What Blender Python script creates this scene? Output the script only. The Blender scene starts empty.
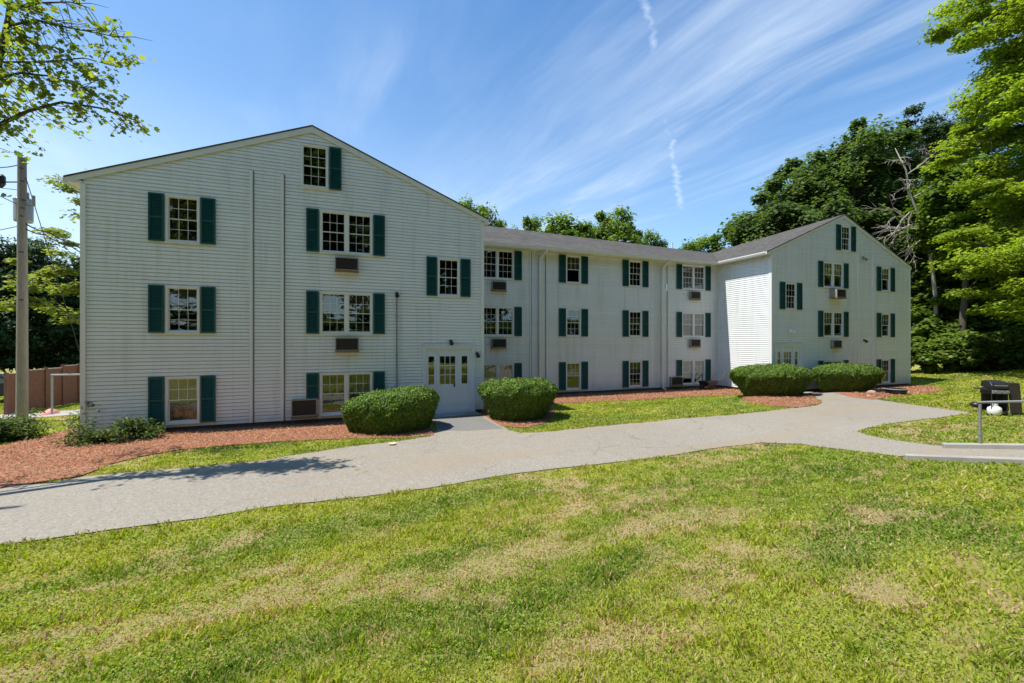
import bpy, bmesh, math, random
import numpy as np
from mathutils import Vector
from mathutils.geometry import delaunay_2d_cdt
random.seed(7); RNG = np.random.default_rng(7)
C = bpy.context.scene.collection
R = math.radians

# ------------------------------------------------------------------ camera, sky, sun
ZC = 2.65; FPX = 425.0; TH = R(20.74)
cd = bpy.data.cameras.new('camera'); cam = bpy.data.objects.new('camera', cd); C.objects.link(cam)
cam.location = (0, 0, ZC); cam.rotation_euler = (R(90), 0, -TH)
cd.sensor_width = 36; cd.lens = FPX / 1024 * 36; cd.clip_start = .05; cd.clip_end = 3000
bpy.context.scene.camera = cam
SUN = Vector((-.47, .075, 1)).normalized()
sd = bpy.data.lights.new('sun', 'SUN'); sun = bpy.data.objects.new('sun', sd); C.objects.link(sun)
sd.energy = 4.8; sd.angle = R(.5); sd.color = (1, .955, .88)
sun.rotation_euler = SUN.to_track_quat('Z', 'Y').to_euler(); sun.location = (-20, 0, 40)
W = bpy.data.worlds.new('World'); bpy.context.scene.world = W; W.use_nodes = True
vs = bpy.context.scene.view_settings
vs.view_transform = 'Standard'; vs.look = 'None'; vs.exposure = .64; vs.gamma = 1

class NT:
    def __init__(s, tree): s.t = tree
    def n(s, typ, props=None, **ins):
        nd = s.t.nodes.new(typ)
        for k, v in (props or {}).items(): setattr(nd, k, v)
        for k, v in ins.items():
            key = k.replace('_', ' ') if not k.startswith('i_') else int(k[2:])
            s.set(nd.inputs[key], v)
        return nd
    def set(s, sock, v):
        if isinstance(v, bpy.types.NodeSocket): s.t.links.new(v, sock)
        elif isinstance(v, bpy.types.Node): s.t.links.new(v.outputs[0], sock)
        else: sock.default_value = v
    def m(s, op, a, b=0, c=0, clamp=False):
        return s.n('ShaderNodeMath', {'operation': op, 'use_clamp': clamp}, i_0=a, i_1=b, i_2=c).outputs[0]
    def mix(s, f, a, b, typ='RGBA', blend='MIX'):
        nd = s.t.nodes.new('ShaderNodeMix'); nd.data_type = typ; nd.blend_type = blend
        o = 6 if typ == 'RGBA' else 2
        s.set(nd.inputs[0], f); s.set(nd.inputs[o], a); s.set(nd.inputs[o + 1], b)
        return nd.outputs[2 if typ == 'RGBA' else 0]
    def ramp(s, f, stops, interp='LINEAR'):
        nd = s.t.nodes.new('ShaderNodeValToRGB'); cr = nd.color_ramp; cr.interpolation = interp
        while len(cr.elements) < len(stops): cr.elements.new(.5)
        for e, (p, c) in zip(cr.elements, stops):
            e.position = p; e.color = (*c, 1) if isinstance(c, tuple) else (c, c, c, 1)
        s.set(nd.inputs[0], f); return nd.outputs[0]
    def noise(s, vec, scale, detail=4, rough=.55, dist=0):
        nd = s.n('ShaderNodeTexNoise', None, Scale=scale, Detail=detail, Roughness=rough, Distortion=dist)
        if vec is not None: s.set(nd.inputs['Vector'], vec)
        return nd.outputs['Fac']

def build_world():
    t = W.node_tree; t.nodes.clear(); g = NT(t)
    sky = g.n('ShaderNodeTexSky', {'sky_type': 'NISHITA', 'sun_disc': False,
        'sun_elevation': math.asin(SUN.z), 'sun_rotation': math.atan2(SUN.x, SUN.y),
        'altitude': 100, 'air_density': 1.0, 'dust_density': .35, 'ozone_density': 1.2})
    co = g.n('ShaderNodeTexCoord')
    sp = g.n('ShaderNodeSeparateXYZ', None, i_0=co.outputs['Generated'])
    z = g.m('MAXIMUM', sp.outputs[2], .03)
    X = g.m('DIVIDE', sp.outputs[0], z); Y = g.m('DIVIDE', sp.outputs[1], z)
    P2 = g.n('ShaderNodeCombineXYZ', None, i_0=X, i_1=Y, i_2=0).outputs[0]
    # cirrus drawn out along one wind direction on a high flat layer
    wob = g.noise(P2, .7, 2, .5)
    Xr = g.m('ADD', g.m('ADD', X, g.m('MULTIPLY', Y, .14)), g.m('MULTIPLY', g.m('SUBTRACT', wob, .5), .35))
    S = g.n('ShaderNodeCombineXYZ', None, i_0=g.m('MULTIPLY', Xr, 2.6), i_1=g.m('MULTIPLY', Y, .5), i_2=3.3).outputs[0]
    st = g.noise(S, 1.0, 7, .58, .5)
    streak = g.ramp(st, [(.36, 0.), (.80, 1.)], 'EASE')
    S2 = g.n('ShaderNodeCombineXYZ', None, i_0=g.m('MULTIPLY', Xr, 10), i_1=g.m('MULTIPLY', Y, 1.3), i_2=1.).outputs[0]
    fine = g.ramp(g.noise(S2, 1.0, 6, .7, .2), [(.3, .55), (.7, 1.)])
    band = g.m('POWER', 2.718, g.m('MULTIPLY', -1, g.m('POWER', g.m('ABSOLUTE', g.m('DIVIDE', g.m('SUBTRACT', Xr, 1.75), .95)), 2)))
    patch = g.ramp(g.noise(P2, .9, 3, .5), [(.46, 0.), (.70, 1.)])
    cov = g.m('ADD', g.m('MULTIPLY', band, .78), g.m('MULTIPLY', patch, .50))
    cir = g.m('MULTIPLY', g.m('MULTIPLY', streak, fine), cov, clamp=True)
    # one old, wind-kinked contrail
    tt = g.m('MULTIPLY', g.m('ADD', X, Y), .7071)
    w1 = g.n('ShaderNodeCombineXYZ', None, i_0=g.m('MULTIPLY', tt, 5.), i_1=0, i_2=0).outputs[0]
    kink = g.m('MULTIPLY', g.m('SUBTRACT', g.noise(w1, 1., 4, .7), .5), .11)
    off = g.m('ABSOLUTE', g.m('ADD', g.m('SUBTRACT', g.m('MULTIPLY', g.m('SUBTRACT', Y, X), .7071), .152), kink))
    wid = g.m('ADD', .014, g.m('MULTIPLY', tt, .006))
    trail = g.m('SUBTRACT', 1, g.m('DIVIDE', off, wid), clamp=True)
    seg = g.m('ADD', g.ramp(tt, [(.0, 1.), (1., 1.)]), 0)
    seg = g.ramp(g.m('DIVIDE', tt, 4.), [(0., 0.), (.26, .85), (.37, .85), (.42, .35), (.50, .40), (.56, .85), (.82, .85), (.88, 0.)])
    trail = g.m('MULTIPLY', g.m('MULTIPLY', trail, seg), g.ramp(g.noise(P2, 14, 3), [(.3, .12), (.65, .5)]))
    # low veil of thin cloud near the horizon
    veil = g.m('MULTIPLY', g.ramp(sp.outputs[2], [(0., .66), (.22, .42), (.45, .17), (.8, .02)]), g.m('ADD', 1., g.m('MULTIPLY', sp.outputs[0], -.55)))
    a = g.m('MAXIMUM', g.m('MULTIPLY', cir, .62), trail)
    a = g.m('ADD', a, g.m('MULTIPLY', veil, g.m('SUBTRACT', 1, a)), clamp=True)
    hs = g.n('ShaderNodeHueSaturation', None, Saturation=1.22, Value=1.0, Color=sky)
    blue = g.mix(1., hs.outputs[0], (.52, .99, 1.16, 1), blend='MULTIPLY')
    col = g.mix(a, blue, (6.2, 6.9, 7.6, 1))
    bg = g.n('ShaderNodeBackground', None, Color=col, Strength=.112)
    out = g.n('ShaderNodeOutputWorld', None, Surface=bg)
build_world()

# ------------------------------------------------------------------ geometry helpers
cT, sT = math.cos(TH), math.sin(TH)
def P(px, py, D):                       # a point D metres ahead of the camera on the sight line through a pixel
    u = (px - 512) / FPX
    return Vector((D * (cT * u + sT), D * (-sT * u + cT), ZC + D * (341.5 - py) / FPX))
def ss(a, b, v):
    t = np.clip((v - a) / (b - a), 0, 1); return t * t * (3 - 2 * t)
def H(x, y):                            # terrain height
    x = np.asarray(x, float); y = np.asarray(y, float)
    h = .22 * ss(9, 14, x) * (1 - ss(13.2, 15, y))
    edge = 7.0 + .12 * x
    h = h + .72 * ss(0, 6.5, edge - y) * (1 - .25 * ss(6, 13, x)) - .07 * ss(0, .9, edge + .2 - y) * (1 - ss(1, 2.5, edge - y)) * 0
    h = h + .07 * np.maximum(0, x - 30) * (1 - ss(60, 90, x)) + 0
    h = h - .60 * ss(8.5, 13.5, -x) * ss(17.5, 24, y)
    h = h + .05 * np.sin(x * .7 + 1) * np.sin(y * .9 + x * .3) * ss(0, 2, edge - y)
    return h
def G(px, py):
    lo, hi = .5, 120.
    for _ in range(50):
        m = (lo + hi) / 2; p = P(px, py, m)
        if p.z > float(H(p.x, p.y)): lo = m
        else: hi = m
    p = P(px, py, lo); return (p.x, p.y)

class MB:
    def __init__(s): s.v = []; s.f = []; s.mi = []; s.cur = 0
    def face(s, pts):
        i = len(s.v); s.v += [tuple(p) for p in pts]; s.f.append(tuple(range(i, i + len(pts)))); s.mi.append(s.cur)
    def box(s, x0, y0, z0, x1, y1, z1):
        x0, x1 = min(x0, x1), max(x0, x1); y0, y1 = min(y0, y1), max(y0, y1); z0, z1 = min(z0, z1), max(z0, z1)
        i = len(s.v)
        s.v += [(x0,y0,z0),(x1,y0,z0),(x1,y1,z0),(x0,y1,z0),(x0,y0,z1),(x1,y0,z1),(x1,y1,z1),(x0,y1,z1)]
        for q in ((0,3,2,1),(4,5,6,7),(0,1,5,4),(1,2,6,5),(2,3,7,6),(3,0,4,7)): s.f.append(tuple(i + k for k in q)); s.mi.append(s.cur)
    def prism(s, pts, d):                # polygon swept along vector d
        n = len(pts); i = len(s.v); d = Vector(d)
        s.v += [tuple(p) for p in pts] + [tuple(Vector(p) + d) for p in pts]
        s.f.append(tuple(i + k for k in reversed(range(n)))); s.f.append(tuple(i + n + k for k in range(n))); s.mi += [s.cur] * 2
        for k in range(n):
            s.f.append((i + k, i + (k + 1) % n, i + n + (k + 1) % n, i + n + k)); s.mi.append(s.cur)
    def tube(s, pts, rad, n=8, cap=True):
        pts = [Vector(p) for p in pts]
        if not hasattr(rad, '__len__'): rad = [rad] * len(pts)
        i0 = len(s.v); prev = None
        for k, p in enumerate(pts):
            d = (pts[min(k + 1, len(pts) - 1)] - pts[max(k - 1, 0)]).normalized()
            if prev is None:
                a = Vector((0, 0, 1)) if abs(d.z) < .9 else Vector((1, 0, 0)); u = d.cross(a).normalized()
            else: u = (prev - d * prev.dot(d)).normalized()
            prev = u; w = d.cross(u)
            for j in range(n):
                t = 2 * math.pi * j / n; s.v.append(tuple(p + (u * math.cos(t) + w * math.sin(t)) * rad[k]))
        for k in range(len(pts) - 1):
            for j in range(n):
                a = i0 + k * n + j; b = i0 + k * n + (j + 1) % n; s.f.append((a, b, b + n, a + n)); s.mi.append(s.cur)
        if cap:
            s.f.append(tuple(i0 + j for j in reversed(range(n)))); s.f.append(tuple(i0 + (len(pts) - 1) * n + j for j in range(n))); s.mi += [s.cur] * 2
    def lathe(s, c, prof, n=24, ax='z'):
        i0 = len(s.v); c = Vector(c)
        for r, h in prof:
            for j in range(n):
                t = 2 * math.pi * j / n; a, b = r * math.cos(t), r * math.sin(t)
                s.v.append(tuple(c + (Vector((a, b, h)) if ax == 'z' else Vector((a, h, b)) if ax == 'y' else Vector((h, a, b)))))
        for k in range(len(prof) - 1):
            for j in range(n):
                a = i0 + k * n + j; b = i0 + k * n + (j + 1) % n; s.f.append((a, b, b + n, a + n)); s.mi.append(s.cur)
    def build(s, name, mats, parent=None, smooth=False, bevel=0):
        me = bpy.data.meshes.new(name); me.from_pydata(s.v, [], s.f)
        for m in (mats if isinstance(mats, (list, tuple)) else [mats]): me.materials.append(m)
        if max(s.mi, default=0): me.polygons.foreach_set('material_index', s.mi)
        if smooth: me.polygons.foreach_set('use_smooth', [True] * len(s.f))
        me.update(); o = bpy.data.objects.new(name, me); C.objects.link(o)
        if parent: o.parent = parent; o.matrix_parent_inverse = parent.matrix_world.inverted() if False else o.matrix_parent_inverse
        if bevel:
            b = o.modifiers.new('bevel', 'BEVEL'); b.width = bevel; b.segments = 2; b.limit_method = 'ANGLE'
        return o
def tag(o, label=None, cat=None, group=None, kind=None):
    for k, v in (('label', label), ('category', cat), ('group', group), ('kind', kind)):
        if v: o[k] = v
    return o
def empty(name, loc=(0, 0, 0), rz=0):
    o = bpy.data.objects.new(name, None); C.objects.link(o); o.location = loc; o.rotation_euler.z = rz
    o.empty_display_size = .2; return o
def copy_tree(o, parent=None):
    c = o.copy(); C.objects.link(c); c.parent = parent
    for ch in list(o.children): copy_tree(ch, c)
    return c
def fast_mesh(name, V, nper, cols, mat, parent=None, smooth=False):
    """V: (N*nper,3) vertices, one n-gon per nper vertices; cols (N,3) leaf colours"""
    N = len(V) // nper; me = bpy.data.meshes.new(name)
    me.vertices.add(len(V)); me.vertices.foreach_set('co', np.ascontiguousarray(V, np.float32).ravel())
    me.loops.add(len(V)); me.loops.foreach_set('vertex_index', np.arange(len(V), dtype=np.int32))
    me.polygons.add(N); me.polygons.foreach_set('loop_start', np.arange(0, len(V), nper, dtype=np.int32))
    me.polygons.foreach_set('loop_total', np.full(N, nper, np.int32))
    me.update(calc_edges=True)
    if cols is not None:
        at = me.color_attributes.new('Col', 'FLOAT_COLOR', 'POINT')
        c4 = np.ones((len(V), 4), np.float32); c4[:, :3] = np.repeat(cols, nper, 0); at.data.foreach_set('color', c4.ravel())
    me.materials.append(mat); o = bpy.data.objects.new(name, me); C.objects.link(o)
    if parent: o.parent = parent
    return o

# value noise on a plane
_T = RNG.random((256, 256))
def vn(x, y):
    xi = np.floor(x).astype(int); yi = np.floor(y).astype(int); fx = x - xi; fy = y - yi
    fx = fx * fx * (3 - 2 * fx); fy = fy * fy * (3 - 2 * fy)
    a = _T[xi % 256, yi % 256]; b = _T[(xi + 1) % 256, yi % 256]; c = _T[xi % 256, (yi + 1) % 256]; d = _T[(xi + 1) % 256, (yi + 1) % 256]
    return (a * (1 - fx) + b * fx) * (1 - fy) + (c * (1 - fx) + d * fx) * fy
def fbm(x, y, o=4):
    s = 0; a = .5; t = 0
    for k in range(o): s = s + a * vn(x + 17 * k, y + 31 * k); t += a; a *= .55; x = x * 2.1; y = y * 2.1
    return s / t

# ------------------------------------------------------------------ materials
def mat(name, fn):
    m = bpy.data.materials.new(name); m.use_nodes = True; t = m.node_tree; t.nodes.clear(); g = NT(t)
    g.n('ShaderNodeOutputMaterial', None, Surface=fn(g)); return m
def pbr(g, col, rough=.6, spec=.5, metal=0, normal=None, **k):
    b = g.n('ShaderNodeBsdfPrincipled', None, Base_Color=col if not isinstance(col, tuple) else (*col, 1), Roughness=rough, Metallic=metal)
    b.inputs['Specular IOR Level'].default_value = spec
    if normal is not None: g.set(b.inputs['Normal'], normal)
    return b
def bump(g, h, s=.3, d=.01):
    return g.n('ShaderNodeBump', None, Height=h, Strength=s, Distance=d).outputs[0]
def oc(g): return g.n('ShaderNodeTexCoord').outputs['Object']
def simple(name, col, rough=.5, var=.12, scale=6, spec=.4, metal=0, bs=0):
    def fn(g):
        o = oc(g); f = g.noise(o, scale, 5)
        c = g.mix(f, tuple(v * (1 - var) for v in col) + (1,), tuple(min(1, v * (1 + var)) for v in col) + (1,))
        return pbr(g, c, rough, spec, metal, bump(g, g.noise(o, scale * 12, 3), bs, .004) if bs else None)
    return mat(name, fn)
def siding_fn(g):
    o = oc(g); sp = g.n('ShaderNodeSeparateXYZ', None, i_0=o)
    f = g.noise(o, .5, 4); c = g.mix(f, (.73, .75, .75, 1), (.79, .805, .80, 1))
    # each lapped course has its own faint tone; grime streaks run down, heavier near the ground
    row = g.n('ShaderNodeTexWhiteNoise', {'noise_dimensions': '1D'}, W=g.m('FLOOR', g.m('DIVIDE', g.m('SUBTRACT', sp.outputs[2], .15), .214)))
    c = g.mix(g.m('MULTIPLY', row.outputs[0], .10), c, (.55, .56, .55, 1))
    st = g.n('ShaderNodeCombineXYZ', None, i_0=g.m('MULTIPLY', sp.outputs[0], 5), i_1=g.m('MULTIPLY', sp.outputs[1], 5), i_2=g.m('MULTIPLY', sp.outputs[2], .35)).outputs[0]
    s1 = g.ramp(g.noise(st, 1, 5, .6), [(.5, 0.), (.75, .45)])
    c = g.mix(s1, c, (.50, .52, .47, 1))
    low = g.ramp(g.m('ADD', g.m('DIVIDE', sp.outputs[2], 2.2), g.m('MULTIPLY', g.noise(o, 3, 4), .4)), [(.15, .55), (.5, 0.)])
    c = g.mix(low, c, (.47, .48, .40, 1))
    jv = g.n('ShaderNodeCombineXYZ', None, i_0=g.m('ADD', sp.outputs[0], sp.outputs[1]), i_1=g.m('SUBTRACT', sp.outputs[2], .15), i_2=0).outputs[0]
    jn = g.n('ShaderNodeTexBrick', {'offset': .37, 'offset_frequency': 3}, Vector=jv, Scale=1., Mortar_Size=.006, Brick_Width=3.7, Row_Height=.214, Color1=(1, 1, 1, 1), Color2=(.96, .965, .965, 1), Mortar=(.90, .90, .89, 1))
    c = g.mix(1., c, jn.outputs[0], blend='MULTIPLY')
    return pbr(g, c, .48, .35, 0, bump(g, g.noise(o, 2.2, 3), .25, .02))
def roof_fn(swap):
    def fn(g):
        o = oc(g); sp = g.n('ShaderNodeSeparateXYZ', None, i_0=o)
        a, b = (sp.outputs[1], sp.outputs[0]) if swap else (sp.outputs[0], sp.outputs[1])
        v = g.n('ShaderNodeCombineXYZ', None, i_0=a, i_1=g.m('MULTIPLY', b, 1.07), i_2=0).outputs[0]
        br = g.n('ShaderNodeTexBrick', {'offset': .37, 'offset_frequency': 2}, Vector=v, Scale=1., Mortar_Size=.006, Brick_Width=.31, Row_Height=.145,
                 Color1=(.040, .038, .035, 1), Color2=(.098, .091, .080, 1), Mortar=(.03, .027, .025, 1))
        c = g.mix(g.m('MULTIPLY', g.ramp(g.noise(o, 38, 4, .8), [(.45, 0.), (.75, 1.)]), .7), br.outputs[0], (.20, .188, .165, 1))
        c = g.mix(g.ramp(g.noise(o, .7, 5), [(.4, 0.), (.7, .5)]), c, (.06, .054, .05, 1))
        return pbr(g, c, .9, .2, 0, bump(g, g.m('ADD', br.outputs[1], g.noise(o, 60, 3)), .5, .01))
    return fn
def glass_fn(g):
    fr = g.n('ShaderNodeFresnel', None, IOR=1.6).outputs[0]
    o = oc(g); nm = bump(g, g.noise(o, 1.6, 2), .12, .02)
    gl = g.n('ShaderNodeBsdfGlossy', None, Roughness=.01, Color=(.85, .88, .88, 1), Normal=nm); tr = g.n('ShaderNodeBsdfTransparent', None, Color=(.58, .61, .60, 1))
    return g.n('ShaderNodeMixShader', None, i_0=g.m('ADD', fr, .09), i_1=tr, i_2=gl)
def leaf_fn(trans=.48, rough=.5, boost=1.):
    def fn(g):
        c = g.n('ShaderNodeVertexColor', {'layer_name': 'Col'}).outputs[0]
        p = pbr(g, c, rough, .2)
        tc = g.mix(1., c, (1.25, 1.35, .55, 1), blend='MULTIPLY')
        t = g.n('ShaderNodeBsdfTranslucent', None, Color=tc)
        return g.n('ShaderNodeMixShader', None, i_0=trans, i_1=p, i_2=t)
    return fn
def bark_fn(c1, c2):
    def fn(g):
        o = oc(g); m = g.n('ShaderNodeMapping', None, Vector=o, Scale=(6, 6, 1.2))
        f = g.noise(m.outputs[0], 3, 6, .7)
        return pbr(g, g.mix(f, (*c1, 1), (*c2, 1)), .9, .1, 0, bump(g, f, .6, .03))
    return fn
def asphalt_fn(g):
    o = oc(g)
    f = g.noise(o, .35, 5); c = g.mix(f, (.225, .202, .165, 1), (.285, .256, .208, 1))
    ag = g.n('ShaderNodeTexVoronoi', {'feature': 'F1'}, Vector=o, Scale=42.).outputs['Color']
    agv = g.n('ShaderNodeSeparateXYZ', None, i_0=ag).outputs[0]
    c = g.mix(g.m('MULTIPLY', g.ramp(agv, [(.0, .9), (.35, .0)]), .40), c, (.09, .088, .085, 1))
    c = g.mix(g.ramp(agv, [(.72, .0), (1., .8)]), c, (.33, .31, .28, 1))
    m = g.n('ShaderNodeMapping', None, Vector=o, Rotation=(0, 0, R(-8)), Scale=(.16, 1.6, 1)).outputs[0]
    c = g.mix(g.ramp(g.noise(m, 1., 6, .6, .3), [(.50, 0.), (.64, .7)]), c, (.27, .215, .15, 1))
    c = g.mix(g.ramp(g.noise(o, 1.4, 6, .7), [(.55, 0.), (.8, .45)]), c, (.14, .135, .13, 1))
    d = g.n('ShaderNodeVectorMath', {'operation': 'ADD'}, i_0=o, i_1=g.n('ShaderNodeTexNoise', None, Vector=o, Scale=1.1, Detail=5.).outputs['Color']).outputs[0]
    cr = g.n('ShaderNodeTexVoronoi', {'feature': 'DISTANCE_TO_EDGE'}, Vector=d, Scale=.33).outputs['Distance']
    crk = g.m('MULTIPLY', g.ramp(cr, [(0., .45), (.005, 0.)]), g.ramp(g.noise(o, .5, 3), [(.45, 0.), (.55, .9)]))
    c = g.mix(crk, c, (.05, .047, .043, 1))
    return pbr(g, c, .9, .2, 0, bump(g, g.m('SUBTRACT', agv, g.m('MULTIPLY', crk, 4)), .5, .006))
def apron_fn(g):
    o = oc(g); f = g.noise(o, 1.2, 6, .7); v = g.noise(o, 60, 3, .7)
    c = g.mix(f, (.115, .112, .108, 1), (.185, .178, .168, 1)); c = g.mix(g.ramp(v, [(.4, 0.), (.7, .5)]), c, (.27, .26, .24, 1))
    return pbr(g, c, .92, .2, 0, bump(g, v, .5, .008))
def mulch_fn(g):
    o = oc(g); f = g.n('ShaderNodeTexVoronoi', None, Vector=o, Scale=30.)
    v = g.n('ShaderNodeSeparateXYZ', None, i_0=f.outputs['Color']).outputs[0]
    c = g.mix(v, (.17, .07, .04, 1), (.40, .175, .10, 1))
    c = g.mix(g.ramp(g.noise(o, 1.3, 5), [(.4, 0.), (.7, .55)]), c, (.30, .17, .11, 1))
    return pbr(g, c, .95, .1, 0, bump(g, v, .8, .02))
def lawn_fn(g):
    c = g.n('ShaderNodeVertexColor', {'layer_name': 'Col'}).outputs[0]; o = oc(g)
    c = g.mix(g.ramp(g.noise(o, 14, 6, .75), [(.35, .0), (.7, .75)]), c, (.34, .27, .14, 1))
    c = g.mix(g.ramp(g.noise(o, 45, 4, .75), [(.45, .0), (.65, .45)]), c, (.07, .09, .02, 1))
    return pbr(g, c, .95, .1, 0, bump(g, g.noise(o, 30, 5, .8), .9, .04))
def concrete_fn(g):
    o = oc(g); f = g.noise(o, 2.5, 6, .7)
    c = g.mix(f, (.22, .21, .19, 1), (.40, .385, .35, 1)); c = g.mix(g.ramp(g.noise(o, .9, 5), [(.5, 0.), (.7, .6)]), c, (.15, .14, .11, 1))
    return pbr(g, c, .9, .2, 0, bump(g, g.noise(o, 40, 4), .3, .005))
M = dict(
    siding=mat('vinyl_siding', siding_fn), roofx=mat('shingles_a', roof_fn(False)), roofy=mat('shingles_b', roof_fn(True)),
    glass=mat('window_glass', glass_fn), trim=simple('white_trim', (.70, .71, .69), .4, .06, 3), door=simple('door_paint', (.62, .66, .68), .4, .05, 3),
    shutter=simple('shutter_green', (.007, .074, .070), .5, .25, 4), found=simple('foundation', (.09, .09, .09), .9, .3, 4, bs=.4),
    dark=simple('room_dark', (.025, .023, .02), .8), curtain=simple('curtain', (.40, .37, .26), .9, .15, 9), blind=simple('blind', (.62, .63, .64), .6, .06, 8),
    acgrille=simple('ac_grille', (.05, .043, .042), .5, .3, 12), accase=simple('ac_case', (.27, .25, .22), .5, .2, 5), rust=simple('rust', (.24, .13, .06), .8, .35, 9),
    gutter=simple('gutter', (.66, .66, .62), .45, .1, 2), galv=simple('galvanised', (.30, .31, .30), .45, .15, 12, metal=.6), black=simple('black_metal', (.018, .018, .018), .4, .3, 10),
    grill=simple('grill_black', (.022, .021, .021), .38, .35, 7), cloth=simple('grill_cover', (.035, .028, .022), .7, .3, 9), wheelr=simple('rubber', (.02, .02, .02), .8),
    tank=simple('tank_white', (.72, .72, .68), .35, .06, 5), plastic=simple('grey_plastic', (.20, .21, .22), .5, .2, 8), wood=simple('pale_wood', (.50, .40, .27), .8, .25, 8),
    pole=mat('pole_wood', bark_fn((.15, .125, .10), (.34, .30, .25))), bark=mat('bark', bark_fn((.05, .042, .034), (.16, .135, .11))),
    dead=mat('dead_wood', bark_fn((.30, .26, .22), (.52, .47, .42))), leaf=mat('leaves', leaf_fn()), needle=mat('needles', leaf_fn(.12, .6)), grassm=mat('grass_blades', leaf_fn(.42, .6)),
    chip=mat('wood_chips', lambda g: pbr(g, g.n('ShaderNodeVertexColor', {'layer_name': 'Col'}).outputs[0], .9, .15)),
    asphalt=mat('asphalt', asphalt_fn), apron=mat('old_asphalt', apron_fn), mulch=mat('mulch', mulch_fn), lawn=mat('lawn', lawn_fn), concrete=mat('concrete', concrete_fn),
    fence=simple('fence_boards', (.20, .085, .055), .8, .3, 5), fencetop=simple('fence_cap', (.42, .36, .34), .6, .2, 5), car=simple('car_paint', (.02, .03, .055), .25, .05, 2, .6), carglass=simple('car_glass', (.10, .16, .20), .05, .1, 2, .9),
    rim=simple('wheel_rim', (.5, .5, .5), .3, .1, 4, metal=.8), pink=simple('pink_sheet', (.62, .22, .20), .6, .2, 7), hull_shade=simple('hedge_core_shade', (.010, .020, .007), .95, .4, 20),
    channel_shade=simple('channel_shade', (.22, .23, .22), .7, .2, 4), cable=simple('cable', (.03, .03, .035), .6), lampw=simple('lamp_white', (.8, .8, .78), .3))

# ------------------------------------------------------------------ ground cover outlines (traced, then laid on the terrain)
near_px = [(-160,575),(-60,556),(0,546),(60,537.5),(135,527.5),(200,519),(265,508),(350,499),(425,489),(512,474.5),(577,467),(662,457.5),(722,447.5),(762,443),(802,444.5),(852,451),(897,456.5),(960,459),(1024,460.5),(1110,462)]
far_px = [(1110,449.5),(1024,448.5),(946,447),(930,445.3),(891,440),(868,436),(857,432),(868,428.5),(891,423.8),(930,419),(966,414.2),(971,413),(966,412.4),(930,407.4),(905,404),(881,400.5),(862,398),(840,391),(822,387),(808,389),(812,395),(822,402),(818,405.8),(767,411.8),(730,415.8),(700,417.6),(673,419.5),(612,425.5),(551,432),(520,433.8),(508,430),(497,424),(486,417)]
mid_px = [(434,418),(437,430),(430,437),(400,441.5),(350,447),(260,461.5),(203,467),(142,472),(86,477),(50,483.5),(0,487),(-60,497),(-160,512)]
def roughen(pts, amp, step=.22):
    out = []
    n = len(pts)
    for i in range(n):
        a = Vector((*pts[i], 0)); b = Vector((*pts[(i + 1) % n], 0)); L = (b - a).length; k = max(1, int(L / step))
        for j in range(k):
            p = a.lerp(b, j / k); q = (float(fbm(np.array([p.x * 2.3]), np.array([p.y * 2.3]), 3)[0]) - .5) * 2 * amp
            q2 = (float(fbm(np.array([p.x * 2.3 + 50]), np.array([p.y * 2.3 + 9]), 3)[0]) - .5) * 2 * amp
            out.append((p.x + q, p.y + q2))
    return out
WALK_L = [(4.42, 15.0), (2.35, 15.0)]
road_poly = roughen([G(*p) for p in near_px] + [G(*p) for p in far_px] + [(4.42, 15.02), (2.35, 15.02)] + [G(*p) for p in mid_px], .05)
mulchA = roughen([G(*p) for p in [(-60,505),(0,489),(40,483),(76,477.5),(96,471),(109,465),(142,457),(178,450.5),(216,447),(260,444),(291,441.5),(352,439),(400,438.5),(434,436)]] + [(2.3, 14.2), (2.3, 15.1), (-6.9, 15.1)] + [G(*p) for p in [(82,428),(55,434),(28,440),(0,447),(-60,462)]], .07)
mulchB = roughen([G(489,419), G(500,426), G(524,428.5), G(545,424), G(554,416), G(553,404), G(597,402), G(643,400), G(686,397), G(722,396), (19.7, 16.2), (19.7, 18.7), (4.6, 18.7), (4.6, 15.1), (4.45, 15.1), (4.45, 14.2)], .06)
mulchC = roughen([G(744,402.5), G(770,406.5), G(800,407.8), G(822,403.5), G(812,396), (20.2, 14.0), (20.0, 15.3), (19.7, 16.3), (17.8, 15.4)], .05)
mulchD = roughen([(21.95, 15.3), (21.6, 13.6), G(850,397.5), G(872,400), G(884,398.5), G(893,396), G(905,396.5), G(925,393.5), G(943,391.5), G(935,387.5), (31.5, 15.3)], .05)
sidewalk = roughen([G(-80,423), G(0,419), G(40,418), G(84,415), (-6.9, 20.5), G(100,409), G(60,411.3), G(0,415), G(-80,418)], .02)
def inpoly(x, y, poly):
    p = np.array(poly); r = np.zeros(len(x), bool); j = len(p) - 1
    for i in range(len(p)):
        xi, yi = p[i]; xj, yj = p[j]
        c = ((yi > y) != (yj > y)) & (x < (xj - xi) * (y - yi) / (yj - yi + 1e-12) + xi); r ^= c; j = i
    return r
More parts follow.
